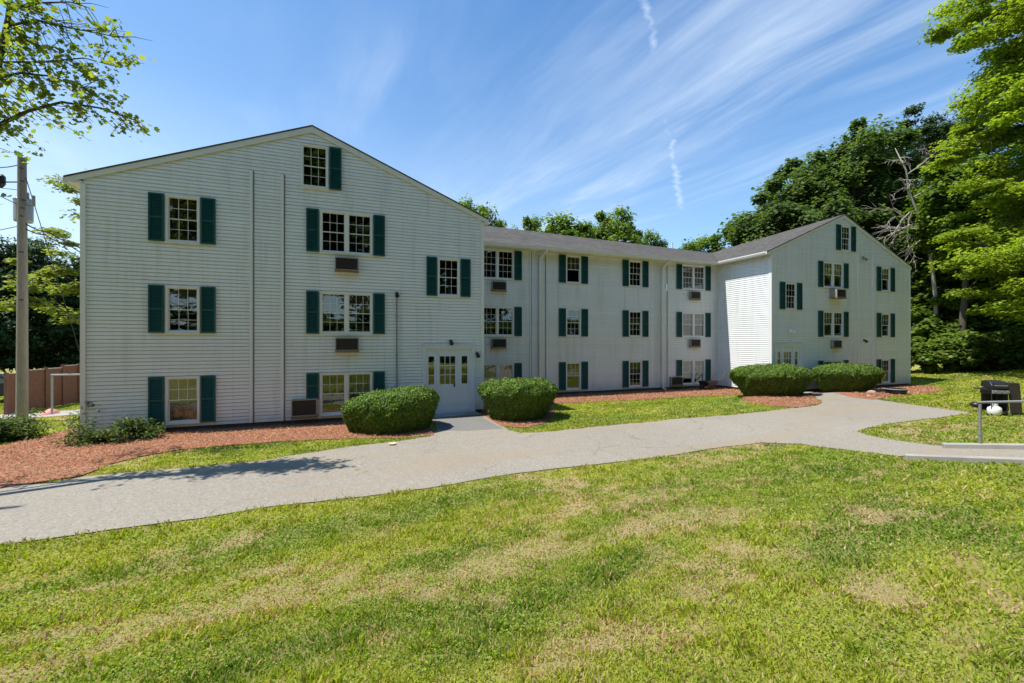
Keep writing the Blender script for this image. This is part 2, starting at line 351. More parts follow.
def sheet(name, poly, m, dz, step=.5):
    bm = bmesh.new()
    vv, _, ff = delaunay_2d_cdt([Vector(p) for p in poly], [], [list(range(len(poly)))], 1, 1e-5)[:3]
    bv = [bm.verts.new((v.x, v.y, 0)) for v in vv]
    for f in ff: bm.faces.new([bv[i] for i in f])
    xs = [p[0] for p in poly]; ys = [p[1] for p in poly]
    for ax, (lo, hi) in ((0, (min(xs), max(xs))), (1, (min(ys), max(ys)))):
        v = math.floor(lo / step) * step + step
        while v < hi:
            co = (v, 0, 0) if ax == 0 else (0, v, 0); no = (1, 0, 0) if ax == 0 else (0, 1, 0)
            bmesh.ops.bisect_plane(bm, geom=bm.verts[:] + bm.edges[:] + bm.faces[:], plane_co=co, plane_no=no); v += step
    for v in bm.verts: v.co.z = float(H(v.co.x, v.co.y)) + dz
    bmesh.ops.recalc_face_normals(bm, faces=bm.faces[:])
    if sum(f.normal.z for f in bm.faces) < 0: bmesh.ops.reverse_faces(bm, faces=bm.faces[:])
    me = bpy.data.meshes.new(name); bm.to_mesh(me); bm.free(); me.materials.append(m)
    o = bpy.data.objects.new(name, me); C.objects.link(o); o['kind'] = 'structure'; return o

def lawn_maps(x, y):
    """dryness, yellow-green, dark lush"""
    wx = x + 1.2 * fbm(x * .5, y * .5, 2); wy = y + 1.2 * fbm(x * .5 + 9, y * .5 + 4, 2)
    a = R(12); s = x * math.cos(a) + y * math.sin(a); t = -x * math.sin(a) + y * math.cos(a)
    dry = fbm(s * .42 + 3, t * 1.5 + 8, 5) * .5 + fbm(wx * 2.6, wy * 3.2, 5) * .5
    yel = fbm(s * .3 + 40, t * .8 + 20, 4); lush = fbm(s * .45 + 70, t * 1.1 + 60, 4)
    def blob(cx, cy, rx, ry): return np.exp(-(((x - cx) / rx) ** 2 + ((y - cy) / ry) ** 2))
    dry = dry + .08 * blob(-.4, 4.6, 2.2, .8) + .07 * blob(2.2, 4.3, 2.0, 1.0) + .07 * blob(3.6, 5.8, 3.0, .6)
    dry = dry - .12 * (y > 9.5) * (x > -3)
    yel = yel + .14 * blob(6.5, 3.2, 3.2, 1.2) + .12 * (y > 9.5)
    lush = lush + .20 * blob(7.5, 5.2, 3.0, .7) + .14 * blob(-1.5, 6.3, 2.6, .5)
    return dry, yel, lush
def lawn_cols(x, y, jit=0):
    d, yv, lu = lawn_maps(x, y)
    n = len(x); j = RNG.random(n) if jit else np.full(n, .5); j2 = RNG.random(n) if jit else np.full(n, .5)
    g1 = np.array([.25, .33, .036]); g2 = np.array([.41, .44, .05]); g3 = np.array([.17, .26, .032]); tn = np.array([.62, .47, .27]); br = np.array([.42, .27, .16])
    def mx(a, b, f): return a + (b - a) * f[:, None]
    c = mx(np.tile(g1, (n, 1)), g2, np.clip(ss(.42, .68, yv) + (j - .5) * .7, 0, 1))
    c = mx(c, g3, np.clip(ss(.52, .74, lu) * .9 + (j2 - .5) * .5 * jit, 0, 1))
    df = ss(.50, .66, d); df = (np.clip(df * .62 + .13, 0, 1) > RNG.random(n)).astype(float) if jit else df * .8
    return mx(c, tn + (br - tn) * (j2[:, None] ** 2), df), d

def build_ground():
    # fine grid near, coarse far, one sheet to the horizon
    def axis(a, b, s, far):
        core = np.arange(a, b + s / 2, s); o1 = a - np.geomspace(s, far, 26)[::-1]; o2 = b + np.geomspace(s, far, 26)
        return np.concatenate([o1, core, o2])
    xs = axis(-16, 46, .25, 1500); ys = axis(.5, 26, .25, 1500)
    Xg, Yg = np.meshgrid(xs, ys); x = Xg.ravel(); y = Yg.ravel(); z = H(x, y)
    nx, ny = len(xs), len(ys); i = np.arange(nx * ny).reshape(ny, nx)
    q = np.stack([i[:-1, :-1], i[:-1, 1:], i[1:, 1:], i[1:, :-1]], -1).reshape(-1, 4)
    me = bpy.data.meshes.new('ground'); V = np.stack([x, y, z], 1)
    me.vertices.add(len(V)); me.vertices.foreach_set('co', V.astype(np.float32).ravel())
    me.loops.add(q.size); me.loops.foreach_set('vertex_index', q.astype(np.int32).ravel())
    me.polygons.add(len(q)); me.polygons.foreach_set('loop_start', np.arange(0, q.size, 4, dtype=np.int32)); me.polygons.foreach_set('loop_total', np.full(len(q), 4, np.int32))
    me.update(calc_edges=True); me.polygons.foreach_set('use_smooth', np.ones(len(q), bool))
    c, _ = lawn_cols(x, y); at = me.color_attributes.new('Col', 'FLOAT_COLOR', 'POINT'); c4 = np.ones((len(V), 4), np.float32); c4[:, :3] = c * .8; at.data.foreach_set('color', c4.ravel())
    me.materials.append(M['lawn']); o = bpy.data.objects.new('ground', me); C.objects.link(o); o['kind'] = 'structure'
    sheet('road', road_poly, M['asphalt'], .016)
    for p in (mulchA, mulchB, mulchC, mulchD): sheet('mulch_bed', p, M['mulch'], .022)
    sheet('path', sidewalk, M['concrete'], .024)
    sheet('path', roughen([(2.45, 14.45), (4.38, 14.45), G(484, 418.5), G(494, 424.5), G(503, 429), G(470, 431), G(441, 431), G(437.5, 425)], .04, .12), M['apron'], .020)
build_ground()

# ------------------------------------------------------------------ the apartment building
ZS, ZE, ZR = .15, 7.0, 9.62          # siding bottom, soffit, ridge
FL, WH = .30, 1.28                   # first sill, window height
SL = .385
YL, YM, YR, YB = 15.13, 18.75, 15.36, 30.13
LX0, LX1 = -6.9, 4.56; RX0, RX1 = 19.75, 31.21
LC, RC = (LX0 + LX1) / 2, 25.25
house = empty('apartment_building', (0, 0, 0))
tag(house, 'long white clapboard apartment building with dark green shutters and two front gables', 'apartment building')

def wall(o, u, n, L, ztop, openings, z0=ZS, name='wall'):
    """lapped boards on the plane o + u*s, facing n, 0<s<L; ztop(s) is the upper outline; openings (s0,z0,s1,z1)"""
    o = Vector(o); u = Vector(u); n = Vector(n); mb = MB(); e = .107; cv = .018
    zmax = max(ztop(L * k / 40) for k in range(41)); k = 0
    def span(z):                       # interval of s where the wall reaches z
        ok = [L * j / 800 for j in range(801) if ztop(L * j / 800) >= z - 1e-6]
        return (ok[0], ok[-1]) if ok else (L / 2, L / 2)
    def pt(s, z, d): return o + u * s + Vector((0, 0, z)) + n * d
    flip = u.cross(Vector((0, 0, 1))).dot(n) < 0
    while z0 + k * e < zmax:
        a = z0 + k * e; b = a + e; k += 1
        cuts = sorted({a, b, a + e - cv} | {q for op in openings for q in (op[1], op[3]) if a < q < b})
        def d(z): 
            t = z - a
            return .030 - .014 * t / (e - cv) if t <= e - cv else .016 - .026 * (t - e + cv) / cv
        for lo, hi in zip(cuts, cuts[1:]):
            l0, l1 = span(lo); h0, h1 = span(min(hi, zmax))
            blocks = sorted((op[0], op[2]) for op in openings if op[1] <= lo + 1e-6 and op[3] >= hi - 1e-6)
            cur = None; segs = []; st = ('e', 0)
            x = l0; hx = h0
            for (b0, b1) in blocks: segs.append((x, hx, b0, b0)); x = hx = b1
            segs.append((x, hx, l1, h1))
            for (x0, X0, x1, X1) in segs:
                if x1 - x0 < 1e-4 and X1 - X0 < 1e-4: continue
                q = [pt(x0, lo, d(lo)), pt(x1, lo, d(lo)), pt(X1, hi, d(hi)), pt(X0, hi, d(hi))]
                mb.face(q if not flip else q[::-1])
                if lo == a:
                    q = [pt(x0, lo, -.012), pt(x1, lo, -.012), pt(x1, lo, .030), pt(x0, lo, .030)]
                    mb.face(q if not flip else q[::-1])
    return mb.build(name, M['siding'], house)

def gable(L, pk, za, zb):
    return lambda s: (za + (ZR - za) * s / pk if s < pk else zb + (ZR - zb) * (L - s) / (L - pk)) - .10
def flat(s): return ZE

wins = []       # (plane y, s0 world x, width units n, z sill, height, shutters, grid, cover)
def fl(k): return FL + 2.65 * (k - 1)
def op(x0, x1, z0, z1, base): return (x0 - base - .0, z0, x1 - base + .0, z1)

def build_window(y, x0, x1, z0, n, lower_grid=True, cover=None, h=WH):
    z1 = z0 + h; cs = .045
    w = MB(); f = y - .052; b = y + .02
    # casing with sloping sill, mullions
    w.box(x0 - cs, f, z0 - .05, x0 + .012, b, z1 + cs); w.box(x1 - .012, f, z0 - .05, x1 + cs, b, z1 + cs)
    w.box(x0 + .012, f - .002, z1 - .012, x1 - .012, b, z1 + cs + .002); w.box(x0 - cs - .015, f - .03, z0 - .07, x1 + cs + .015, b, z0 - .0499)
    w.box(x0 + .012, f + .006, z0 - .0497, x1 - .012, b, z0 + .012)
    m = .11; units = [(x0 + .012, x1 - .012)] if n == 1 else [(x0 + .012, (x0 + x1 - m) / 2), ((x0 + x1 + m) / 2, x1 - .012)]
    if n == 2: w.box((x0 + x1 - m) / 2, f + .002, z0 + .0122, (x0 + x1 + m) / 2, b, z1 - .0122)
    # dark room behind
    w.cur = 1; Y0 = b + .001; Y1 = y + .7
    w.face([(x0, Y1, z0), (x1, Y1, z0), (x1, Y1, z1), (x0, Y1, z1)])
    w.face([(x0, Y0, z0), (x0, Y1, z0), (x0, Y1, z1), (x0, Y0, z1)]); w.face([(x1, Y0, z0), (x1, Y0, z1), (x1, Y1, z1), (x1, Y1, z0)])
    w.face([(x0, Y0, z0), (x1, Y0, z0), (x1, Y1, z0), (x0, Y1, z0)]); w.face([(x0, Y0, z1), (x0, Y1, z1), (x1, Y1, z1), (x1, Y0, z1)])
    wo = w.build('window', [M['trim'], M['dark']], house)
    for (a, c) in units:
        zm = (z0 + z1) / 2
        for up, (q0, q1), dy in ((1, (zm - .02, z1 - .012), 0), (0, (z0 + .012, zm + .02), .022)):
            s = MB(); yy = y - .012 + (0 if up else .026); r = .026
            s.box(a, yy, q0, a + r, yy + .022, q1); s.box(c - r, yy, q0, c, yy + .022, q1)
            s.box(a + r, yy + .001, q0, c - r, yy + .023, q0 + r); s.box(a + r, yy + .001, q1 - r, c - r, yy + .023, q1)
            if up or lower_grid:
                for k in (1, 2):
                    xx = a + r + (c - a - 2 * r) * k / 3; s.box(xx - .006, yy + .006, q0 + r, xx + .006, yy + .014, q1 - r)
                zz = (q0 + q1) / 2; s.box(a + r, yy + .003, zz - .006, c - r, yy + .015, zz + .006)
            s.build('sash', M['trim'], wo)
            p = MB(); p.face([(a + r - .004, yy + .0165, q0 + r - .004), (c - r + .004, yy + .0165, q0 + r - .004), (c - r + .004, yy + .0165, q1 - r + .004), (a + r - .004, yy + .0165, q1 - r + .004)])
            p.build('pane', M['glass'], wo)
        if cover:
            kind, zc = cover; cm = MB(); yc = y + .075; zt = z1 - .02; zb = z0 + .02 + (1 - zc) * (z1 - z0 - .04)
            if kind == 'curtain':
                N = 40; prev = None
                for k in range(N + 1):
                    xx = a + (c - a) * k / N; yk = yc + .018 * math.sin(k * 1.5 + x0) + .006 * math.sin(k * .6)
                    if prev: cm.face([(prev[0], prev[1], zb), (xx, yk, zb), (xx, yk, zt), (prev[0], prev[1], zt)])
                    prev = (xx, yk)
                cm.build('curtain', M['curtain'], wo, smooth=True)
            else:
                zz = zt
                while zz > zb: cm.face([(a, yc, zz), (c, yc, zz), (c, yc - .022, zz - .036), (a, yc - .022, zz - .036)]); zz -= .042
                cm.build('blind', M['blind'], wo)
    return wo
def shutter(xa, xb, y, z0, z1):
    s = MB(); f = y - .078; b = y - .041; r = .045
    s.box(xa, f, z0, xa + r, b, z1); s.box(xb - r, f, z0, xb, b, z1)
    zm = (z0 + z1) / 2
    for q in (z0, zm - r / 2, z1 - r): s.box(xa + r, f + .001, q, xb - r, b, q + r)
    s.face([(xa + r, b - .002, z0), (xb - r, b - .002, z0), (xb - r, b - .002, z1), (xa + r, b - .002, z1)])
    z = z0 + r
    while z < z1 - r - .03:
        if not (zm - r < z < zm + r / 2):
            s.prism([(xa + r, b - .004, z + .034), (xa + r, f + .006, z + .004), (xa + r, f + .006, z), (xa + r, b - .004, z + .026)], (xb - xa - 2 * r, 0, 0))
        z += .042
    s.build('shutter', M['shutter'], house)

opL, opM, opR = [], [], []
# open slots beside the chase trims (channels)
for x, h in ((-2.825, 7.92), (-1.975, 7.92)): opL.append((x - LX0, ZS, x + .028 - LX0, h))
for x in (8.075, 8.845 - .035, 15.425, 16.17 - .035): opM.append((x - LX1, ZS, x + .028 - LX1, ZE))
for x, h in ((26.48, 7.6), (27.775, 7.55)): opR.append((x - RX0, ZS, x + .028 - RX0, h))
def W_(lst, base, y, x0, x1, z0, n, sh='LR', cut=0, **k):
    lst.append((x0 - .02 - base, z0 - .03, x1 + .02 - base, z0 + WH + .02)); build_window(y, x0, x1, z0, n, **k)
    g = .075
    if 'L' in sh: shutter(x0 - g - .37, x0 - g, y, z0 - .05 + cut, z0 + WH + .05)
    if 'R' in sh: shutter(x1 + g, x1 + g + .37, y, z0 - .05, z0 + WH + .05)
cur = ('curtain', 1.)
# left gable
W_(opL, LX0, YL, -4.99, -4.25, fl(3), 1); W_(opL, LX0, YL, -4.99, -4.25, fl(2), 1, cover=('blind', .22)); W_(opL, LX0, YL, -4.99, -4.25, fl(1), 1, lower_grid=False, cover=cur)
W_(opL, LX0, YL, -.90, .63, fl(3), 2); W_(opL, LX0, YL, -.90, .63, fl(2), 2, cover=('curtain', .5)); W_(opL, LX0, YL, -.90, .63, fl(1), 2, lower_grid=False, cover=cur, cut=.56)
W_(opL, LX0, YL, 2.93, 3.64, 4.32, 1); W_(opL, LX0, YL, -1.46, -.74, 7.67, 1, sh='R')
# middle range
for k in (1, 2, 3):
    W_(opM, LX1, YM, 5.60, 7.13, fl(k), 2, sh='R', cover=('curtain', .5) if k == 1 else None)
    W_(opM, LX1, YM, 9.99, 10.73, fl(k), 1, lower_grid=(k == 2), cover=('curtain', .45) if k == 3 else None)
    W_(opM, LX1, YM, 13.70, 14.44, fl(k), 1, cover=('curtain', .45) if k == 1 else None)
    W_(opM, LX1, YM, 17.23, 18.77, fl(k), 2, lower_grid=(k > 2), cover=('blind', {1: .55, 2: .5, 3: .25}[k]) if k < 3 else None, cut=.5 if k == 1 else 0)
# right gable
for k in (1, 2, 3):
    W_(opR, RX0, YR, 23.60, 25.13, fl(k), 2, lower_grid=False, cover=('curtain', .5) if k == 3 else None); W_(opR, RX0, YR, 28.52, 29.26, fl(k), 1, lower_grid=False, cover=('curtain', .5) if k == 3 else None)
W_(opR, RX0, YR, 20.74, 21.46, 4.34, 1); W_(opR, RX0, YR, 25.03, 25.75, 7.67, 1)

def entrance(x0, x1, y, zb, lst, base):
    z1 = 2.42; zb2 = .20
    lst.append((x0 - base, 0, x1 - base, z1))
    d = MB(); f = y - .062; b = y + .06
    d.box(x0 - .09, f, zb2 - .05, x0 + .03, b, z1 + .10); d.box(x1 - .03, f, zb2 - .05, x1 + .09, b, z1 + .10)
    d.box(x0 + .03, f - .002, z1 - .03, x1 - .03, b, z1 + .102); d.box(x0 - .12, f - .03, z1 + .1025, x1 + .12, b, z1 + .14)
    d.box(x0 - .09, f - .06, zb2 - .12, x1 + .09, b, zb2 - .0505)
    xs = [x0 + .03, x0 + .40, x0 + .47, x1 - .60, x1 - .53, x1 - .03]
    d.box(xs[1], f + .004, zb2 - .05, xs[2], b, z1 - .03)
    d.box(xs[3], f + .02, zb2 - .05, xs[3] + .03, b - .01, z1 - .03)
    d.cur = 1; d.face([(x0, y + .9, zb2), (x1, y + .9, zb2), (x1, y + .9, z1), (x0, y + .9, z1)]); d.face([(x0, y + .061, zb2), (x0, y + .9, zb2), (x0, y + .9, z1), (x0, y + .061, z1)]); d.face([(x1, y + .061, zb2), (x1, y + .9, zb2), (x1, y + .9, z1), (x1, y + .061, z1)])
    d.face([(x0, y + .061, zb2 + .01), (x1, y + .061, zb2 + .01), (x1, y + .9, zb2 + .01), (x0, y + .9, zb2 + .01)])
    fr = d.build('entrance_frame', [M['door'], M['dark']], house)
    def leaf(a, c, cols, gw, name, handle=None):
        q = MB(); yy = y - .02; t = .04; gz0, gz1 = 1.12, z1 - .30; s0 = (a + c) / 2 - gw / 2; s1 = s0 + gw
        q.box(a, yy, zb2 - .045, s0, yy + t, z1 - .032); q.box(s1, yy, zb2 - .045, c, yy + t, z1 - .032)
        q.box(s0, yy + .001, zb2 - .045, s1, yy + t, gz0); q.box(s0, yy + .001, gz1, s1, yy + t, z1 - .032)
        for (p0, p1) in ([(a + .10, (a + c) / 2 - .03), ((a + c) / 2 + .03, c - .10)] if c - a > .6 else [(a + .07, c - .07)]):
            for e0, e1 in ((p0, p0 + .02), (p1 - .02, p1)): q.box(e0, yy - .008, .36, e1, yy, .98)
            q.box(p0 + .02, yy - .008, .36, p1 - .02, yy, .38); q.box(p0 + .02, yy - .008, .96, p1 - .02, yy, .98)
        for k in range(1, cols): xx = s0 + gw * k / cols; q.box(xx - .011, yy + .008, gz0, xx + .011, yy + .03, gz1)
        for k in range(1, 3): zz = gz0 + (gz1 - gz0) * k / 3; q.box(s0, yy + .007, zz - .011, s1, yy + .031, zz + .011)
        do = q.build(name, M['door'], house)
        p = MB(); p.face([(s0, yy + .0335, gz0), (s1, yy + .0335, gz0), (s1, yy + .0335, gz1), (s0, yy + .0335, gz1)]); p.build('pane', M['glass'], do)
        if handle:
            hh = MB(); hh.tube([(handle, yy, 1.08), (handle, yy - .055, 1.08), (handle - .09, yy - .06, 1.075)], .012, 8); hh.box(handle - .022, yy - .006, 1.0, handle + .022, yy + .001, 1.16); hh.build('handle', M['black'], do)
    leaf(xs[0], xs[1], 1, .20, 'sidelight'); leaf(xs[2], xs[3], 3, .56, 'door', xs[3] - .07); leaf(xs[4] - .04, xs[5], 1, .22, 'door')
    st = MB(); st.box(x0 - .15, y - .62, -.2, x1 + .15, y + .05, .075); st.build('door_step', M['concrete'], house, bevel=.012)
entrance(2.45, 4.17, YL, 0, opL, LX0); entrance(20.05, 21.82, YR, 0, opR, RX0)

# walls
wall((LX0, YL, 0), (1, 0, 0), (0, -1, 0), LX1 - LX0, gable(LX1 - LX0, LC - LX0, 7.30, 7.30), opL)
wall((LX1, YM, 0), (1, 0, 0), (0, -1, 0), RX0 - LX1, flat, opM)
wall((RX0, YR, 0), (1, 0, 0), (0, -1, 0), RX1 - RX0, gable(RX1 - RX0, RC - RX0, 7.30, 7.22), opR)
wall((LX0, YB, 0), (0, -1, 0), (-1, 0, 0), YB - YL, flat, [])
wall((LX1, YL, 0), (0, 1, 0), (1, 0, 0), YM - YL, flat, [])
wall((RX0, YM, 0), (0, -1, 0), (-1, 0, 0), YM - YR, flat, [])
wall((RX1, YR, 0), (0, 1, 0), (1, 0, 0), YB - YR, flat, [])
wall((RX1, YB, 0), (-1, 0, 0), (0, 1, 0), RX1 - LX0, flat, [])
fd = MB()
for (x0, y0, x1, y1) in ((LX0, YL, LX1, YB), (LX1 - .3, YM, RX0 + .3, YB - .06), (RX0, YR, RX1, YB)): fd.box(x0 + .03, y0 + .03, -.9, x1 - .03, y1 - .03, ZS + .01)
fd.build('foundation', M['found'], house)
for ops, base, y in ((opL[:2], LX0, YL), (opM[:4], LX1, YM), (opR[:2], RX0, YR)):
    for (a, z0, b, z1) in ops: q = MB(); q.box(base + a - .01, y + .03, z0, base + b + .01, y + .05, z1); q.build('channel_shade_strip', M['channel_shade'], house)  # dark strip behind each slot stands in for the channel's shadow
# corner boards, chase trims
def trim(x, y, w, z0, z1, yb=None, name='trim_board'):
    t = MB(); t.box(x - w / 2, y - .065, z0, x + w / 2, y + .02 if yb is None else yb, z1); return t.build(name, M['trim'], house, bevel=.004)
for (x, y, s) in ((LX0, YL, 1), (LX1, YL, -1), (RX0, YR, 1), (RX1, YR, -1)):
    t = MB(); t.box(x - .045 * s, y - .055, ZS - .01, x + .07 * s, y + .03, ZE - .005); t.box(x - .043 * s, y + .0301, ZS - .01, x + .03 * s, y + .12, ZE - .005); t.build('corner_board', M['trim'], house)
trim(-2.88, YL, .075, ZS, 7.92); trim(-2.03, YL, .075, ZS, 7.92); trim(26.42, YR, .09, ZS, 7.62); trim(27.72, YR, .08, ZS, 7.55)
trim(8.03, YM, .06, ZS, ZE - .01); trim(8.89, YM, .06, ZS, ZE - .01); trim(15.38, YM, .06, ZS, ZE - .01); trim(16.22, YM, .06, ZS, ZE - .01)
for x in (LX1 + .05, RX0 - .06): trim(x, YM, .07, ZS, ZE - .01)

# roofs: slabs with shingles, rake boards, soffits, gutters
ZT = 7.15
def wing_roof(cx, xa, xb, zb, y0, y1, zback):
    r = MB(); th = .045; kb = (y1 - y0)
    for x, z in ((xa, ZT), (xb, zb)):
        i = len(r.v)
        r.v += [(x, y0, z), (cx, y0, ZR), (cx, y0, ZR - th), (x, y0, z - th), (x, y1, z), (cx, y1, zback), (cx, y1, zback - th), (x, y1, z - th)]
        for f in ((0, 1, 2, 3), (7, 6, 5, 4), (0, 4, 5, 1), (3, 2, 6, 7), (0, 3, 7, 4), (1, 5, 6, 2)): r.f.append(tuple(i + q for q in f)); r.mi.append(0)
    r.build('roof', M['roofy'], house)
    for x, z, w in ((xa, ZT, -1), (xb, zb, 1)):
        k = MB(); h = .19
        k.prism([(x, y0 + .012, z - th - .002), (cx, y0 + .012, ZR - th - .002), (cx, y0 + .012, ZR - th - h), (x, y0 + .012, z - th - h * .8)], (0, .022, 0)); k.build('rake_board', M['gutter'], house)
        f = MB(); f.prism([(x, y0 + .0345, z - th - .10), (cx, y0 + .0345, ZR - th - .10), (cx, y0 + .0345, ZR - th - .12), (x, y0 + .0345, z - th - .12)], (0, .10, 0)); f.build('soffit', M['gutter'], house)
zt = ZT
wing_roof(LC, LX0 - .38, LX1 + .20, 7.22, YL - .075, YB + .35, ZR); wing_roof(RC, RX0 - .38, RX1 + .14, 7.13, YR - .075, YB + .35, ZR - .55)
mr = MB(); yr = (YM + YB) / 2; xa, xb = LC + .1, RC - .1; zl_, zr_ = 9.78, 9.27; zrm = 9.45
for ye in (YM - .42, YB + .35):
    i = len(mr.v); mr.v += [(xa, ye, zt), (xa, yr, zl_), (xa, yr, zl_ - .1), (xa, ye, zt - .06), (xb, ye, zt), (xb, yr, zr_), (xb, yr, zr_ - .1), (xb, ye, zt - .06)]
    for f in ((0, 1, 2, 3), (7, 6, 5, 4), (0, 4, 5, 1), (3, 2, 6, 7), (0, 3, 7, 4), (1, 5, 6, 2)): mr.f.append(tuple(i + q for q in f)); mr.mi.append(0)
mid_roof = mr.build('roof', M['roofx'], house)
vp = MB(); q = P(695, 246, 29.5)
vp.tube([(q.x, yr + .9, 8.7), (q.x, yr + .9, 10.0)], .05, 10); vp.build('vent_pipe', M['trim'], mid_roof)
for px_ in (621, 629):
    u = (px_ - 512) / FPX; k = (yr + .3) / (-sT * u + cT); b_ = MB(); xx = k * (cT * u + sT); b_.lathe((xx, yr + .3, zrm - .2), [(.12, 0), (.12, .28), (.17, .30), (.15, .38), (0, .40)], 12); b_.build('roof_vent', M['plastic'], mid_roof)
for bx in ((LX1 + .03, YM - .40, ZE, RX0 - .03, YM + .02, ZE + .02), (RX0 - .36, YR - .04, ZE + .001, RX0 + .02, YM - .401, ZE + .021), (RX1 - .02, YR - .04, ZE, RX1 + .12, YB, ZE + .02),
           (LX0 - .36, YL - .04, ZE, LX0 + .02, YB, ZE + .02), (LX1 - .02, YL - .04, ZE + .001, LX1 + .18, YM - .401, ZE + .021)):
    sf = MB(); sf.box(*bx); sf.build('soffit', M['gutter'], house)
for x0, x1, y in ((LX0 - .38, LX0, YL), (RX0 - .38, RX0, YR), (LX1, LX1 + .2, YL), (RX1, RX1 + .14, YR)):
    e_ = MB(); e_.box(x0, y - .05, ZE + .0015, x1, y + .01, 7.02 + .04); e_.build('eave_return', M['gutter'], house)
def gutter(x0, y0, x1, y1, nx, ny):
    g = MB(); z0, z1 = zt - .15, zt - .015; w = .11
    a = Vector((x0, y0, 0)); b = Vector((x1, y1, 0)); n = Vector((nx, ny, 0)); d = b - a
    prof = [(0, z0), (w * .72, z0), (w, z1 - .05), (w, z1), (w - .012, z1), (w - .012, z1 - .045), (w * .66, z0 + .012), (.012, z0 + .012), (.012, z1), (0, z1)]
    g.prism([a + n * p + Vector((0, 0, z)) for p, z in prof], d)
    g.prism([a - n * .022 + Vector((0, 0, ZE - .03)), a - n * .002 + Vector((0, 0, ZE - .03)), a - n * .002 + Vector((0, 0, zt - .035)), a - n * .022 + Vector((0, 0, zt - .035))], d)
    g.build('gutter', M['gutter'], house)
gutter(LX1 + .40, YM - .42, RX0 - .40, YM - .42, 0, -1)
gutter(RX0 - .385, YR - .07, RX0 - .385, YM - .44, -1, 0); gutter(LX0 - .385, YL - .07, LX0 - .385, YB, -1, 0)
def downspout(x):
    d = MB(); w = .075
    d.tube([(x + .16, YM - .47, zt - .14), (x + .14, YM - .46, zt - .22), (x, YM - .10, zt - .48), (x, YM - .10, zt - .75)], .07, 8)
    d.box(x - w, YM - .155, .22, x + w, YM - .05, zt - .70); d.tube([(x, YM - .09, .26), (x, YM - .13, .12), (x, YM - .35, .08)], .05, 8)
    for z in (1.5, 3.9, 6.0): d.box(x - .075, YM - .14, z, x + .075, YM - .02, z + .03)
    d.build('downspout', M['gutter'], house)
downspout(8.52); downspout(15.80)
cp = MB(); cp.tube([(1.47, YL - .06, .1), (1.47, YL - .06, 4.22)], .022, 8)
for z in (.9, 2.2, 3.5): cp.box(1.43, YL - .085, z, 1.51, YL - .02, z + .025)
cp.build('conduit', M['plastic'], house)
def wall_lamp(x, y, z, twin=False, m='black'):
    b = MB(); b.lathe((x, y - .02, z), [(0, -.055), (.055, -.055), (.06, -.01), (.06, 0)], 14, 'y')
    o = b.build('wall_lamp', M[m], house)
    for s in ((-1, 1) if twin else (0,)):
        h = MB(); c = Vector((x + s * .10, y - .13, z - .04 - (.05 if s > 0 else 0))); h.tube([(x, y - .06, z), c], .014, 6)
        d = Vector((s * .3, -.7, -.75)).normalized(); h.tube([c - d * .05, c - d * .03, c + d * .07, c + d * .09], [.03, .05, .075, .07], 12); h.build('lamp_head', M[m], o)
wall_lamp(1.47, YL - .02, 4.30); wall_lamp(3.36, YL, 2.66); wall_lamp(4.34, YL - .02, 2.2); wall_lamp(21.07, YR, 3.25, True, 'lampw'); wall_lamp(26.85, YR, 7.36, True, 'plastic'); wall_lamp(26.95, YR, 2.72)

# ------------------------------------------------------------------ air conditioners
def make_ac():
    r = empty('air_conditioner'); w, h, d = .72, .42, .16
    c = MB(); c.box(-w/2, -d, 0, w/2, .02, .028); c.box(-w/2, -d, h - .028, w/2, .02, h); c.box(-w/2, -d, .028, -w/2 + .028, .02, h - .028); c.box(w/2 - .028, -d, .028, w/2, .02, h - .028)
    c.build('case', M['accase'], r, bevel=.006)
    g = MB(); g.box(-w/2 + .03, -d + .05, .03, w/2 - .03, -.02, h - .03)
    k = -w/2 + .05
    while k < w/2 - .04: g.box(k, -d + .012, .03, k + .012, -d + .05, h - .03); k += .036
    for z in (.14, .28): g.box(-w/2 + .03, -d + .008, z, w/2 - .03, -d + .014, z + .012)
    g.build('grille', M['acgrille'], r)
    t = MB(); t.box(-w/2 - .01, -d - .006, -.05, w/2 + .01, .0, -.004); t.build('drip_tray', M['rust'], r)
    return r
ac0 = make_ac()
acs = [(-.13, YL, 4.99, 1, 'dark grilled air conditioner below the top-floor twin window of the near gable'),
       (-.12, YL, 2.35, 1, 'dark grilled air conditioner below the middle-floor twin window of the near gable'),
       (-1.39, YL, .27, 1.02, 'low air conditioner at ground level left of the twin window of the near gable'),
       (6.41, YM, 5.02, .97, 'air conditioner on the recessed front under the top-floor twin window by the near gable'),
       (6.41, YM, 2.37, .97, 'air conditioner on the recessed front under the middle-floor twin window by the near gable'),
       (18.02, YM, 5.03, .97, 'air conditioner under the top-floor twin window at the far end of the recessed front'),
       (18.02, YM, 2.37, .97, 'air conditioner under the middle-floor blinds at the far end of the recessed front'),
       (16.72, YM, .25, 1.1, 'low ground-level air conditioner at the far end of the recessed front'),
       (24.45, YR, 5.0, 1.05, 'air conditioner jutting out below the top-floor twin window of the far gable'),
       (24.50, YR, 2.32, .95, 'air conditioner below the middle-floor twin window of the far gable')]
for i, (x, y, z, s, lab) in enumerate(acs):
    o = ac0 if i == 0 else copy_tree(ac0); o.location = (x, y - .025, z); o.scale = (s, 2.4 if i == 8 else 1, s if s != 1.02 else 1.3)
    tag(o, lab, 'air conditioner', 'air conditioners set in the walls')

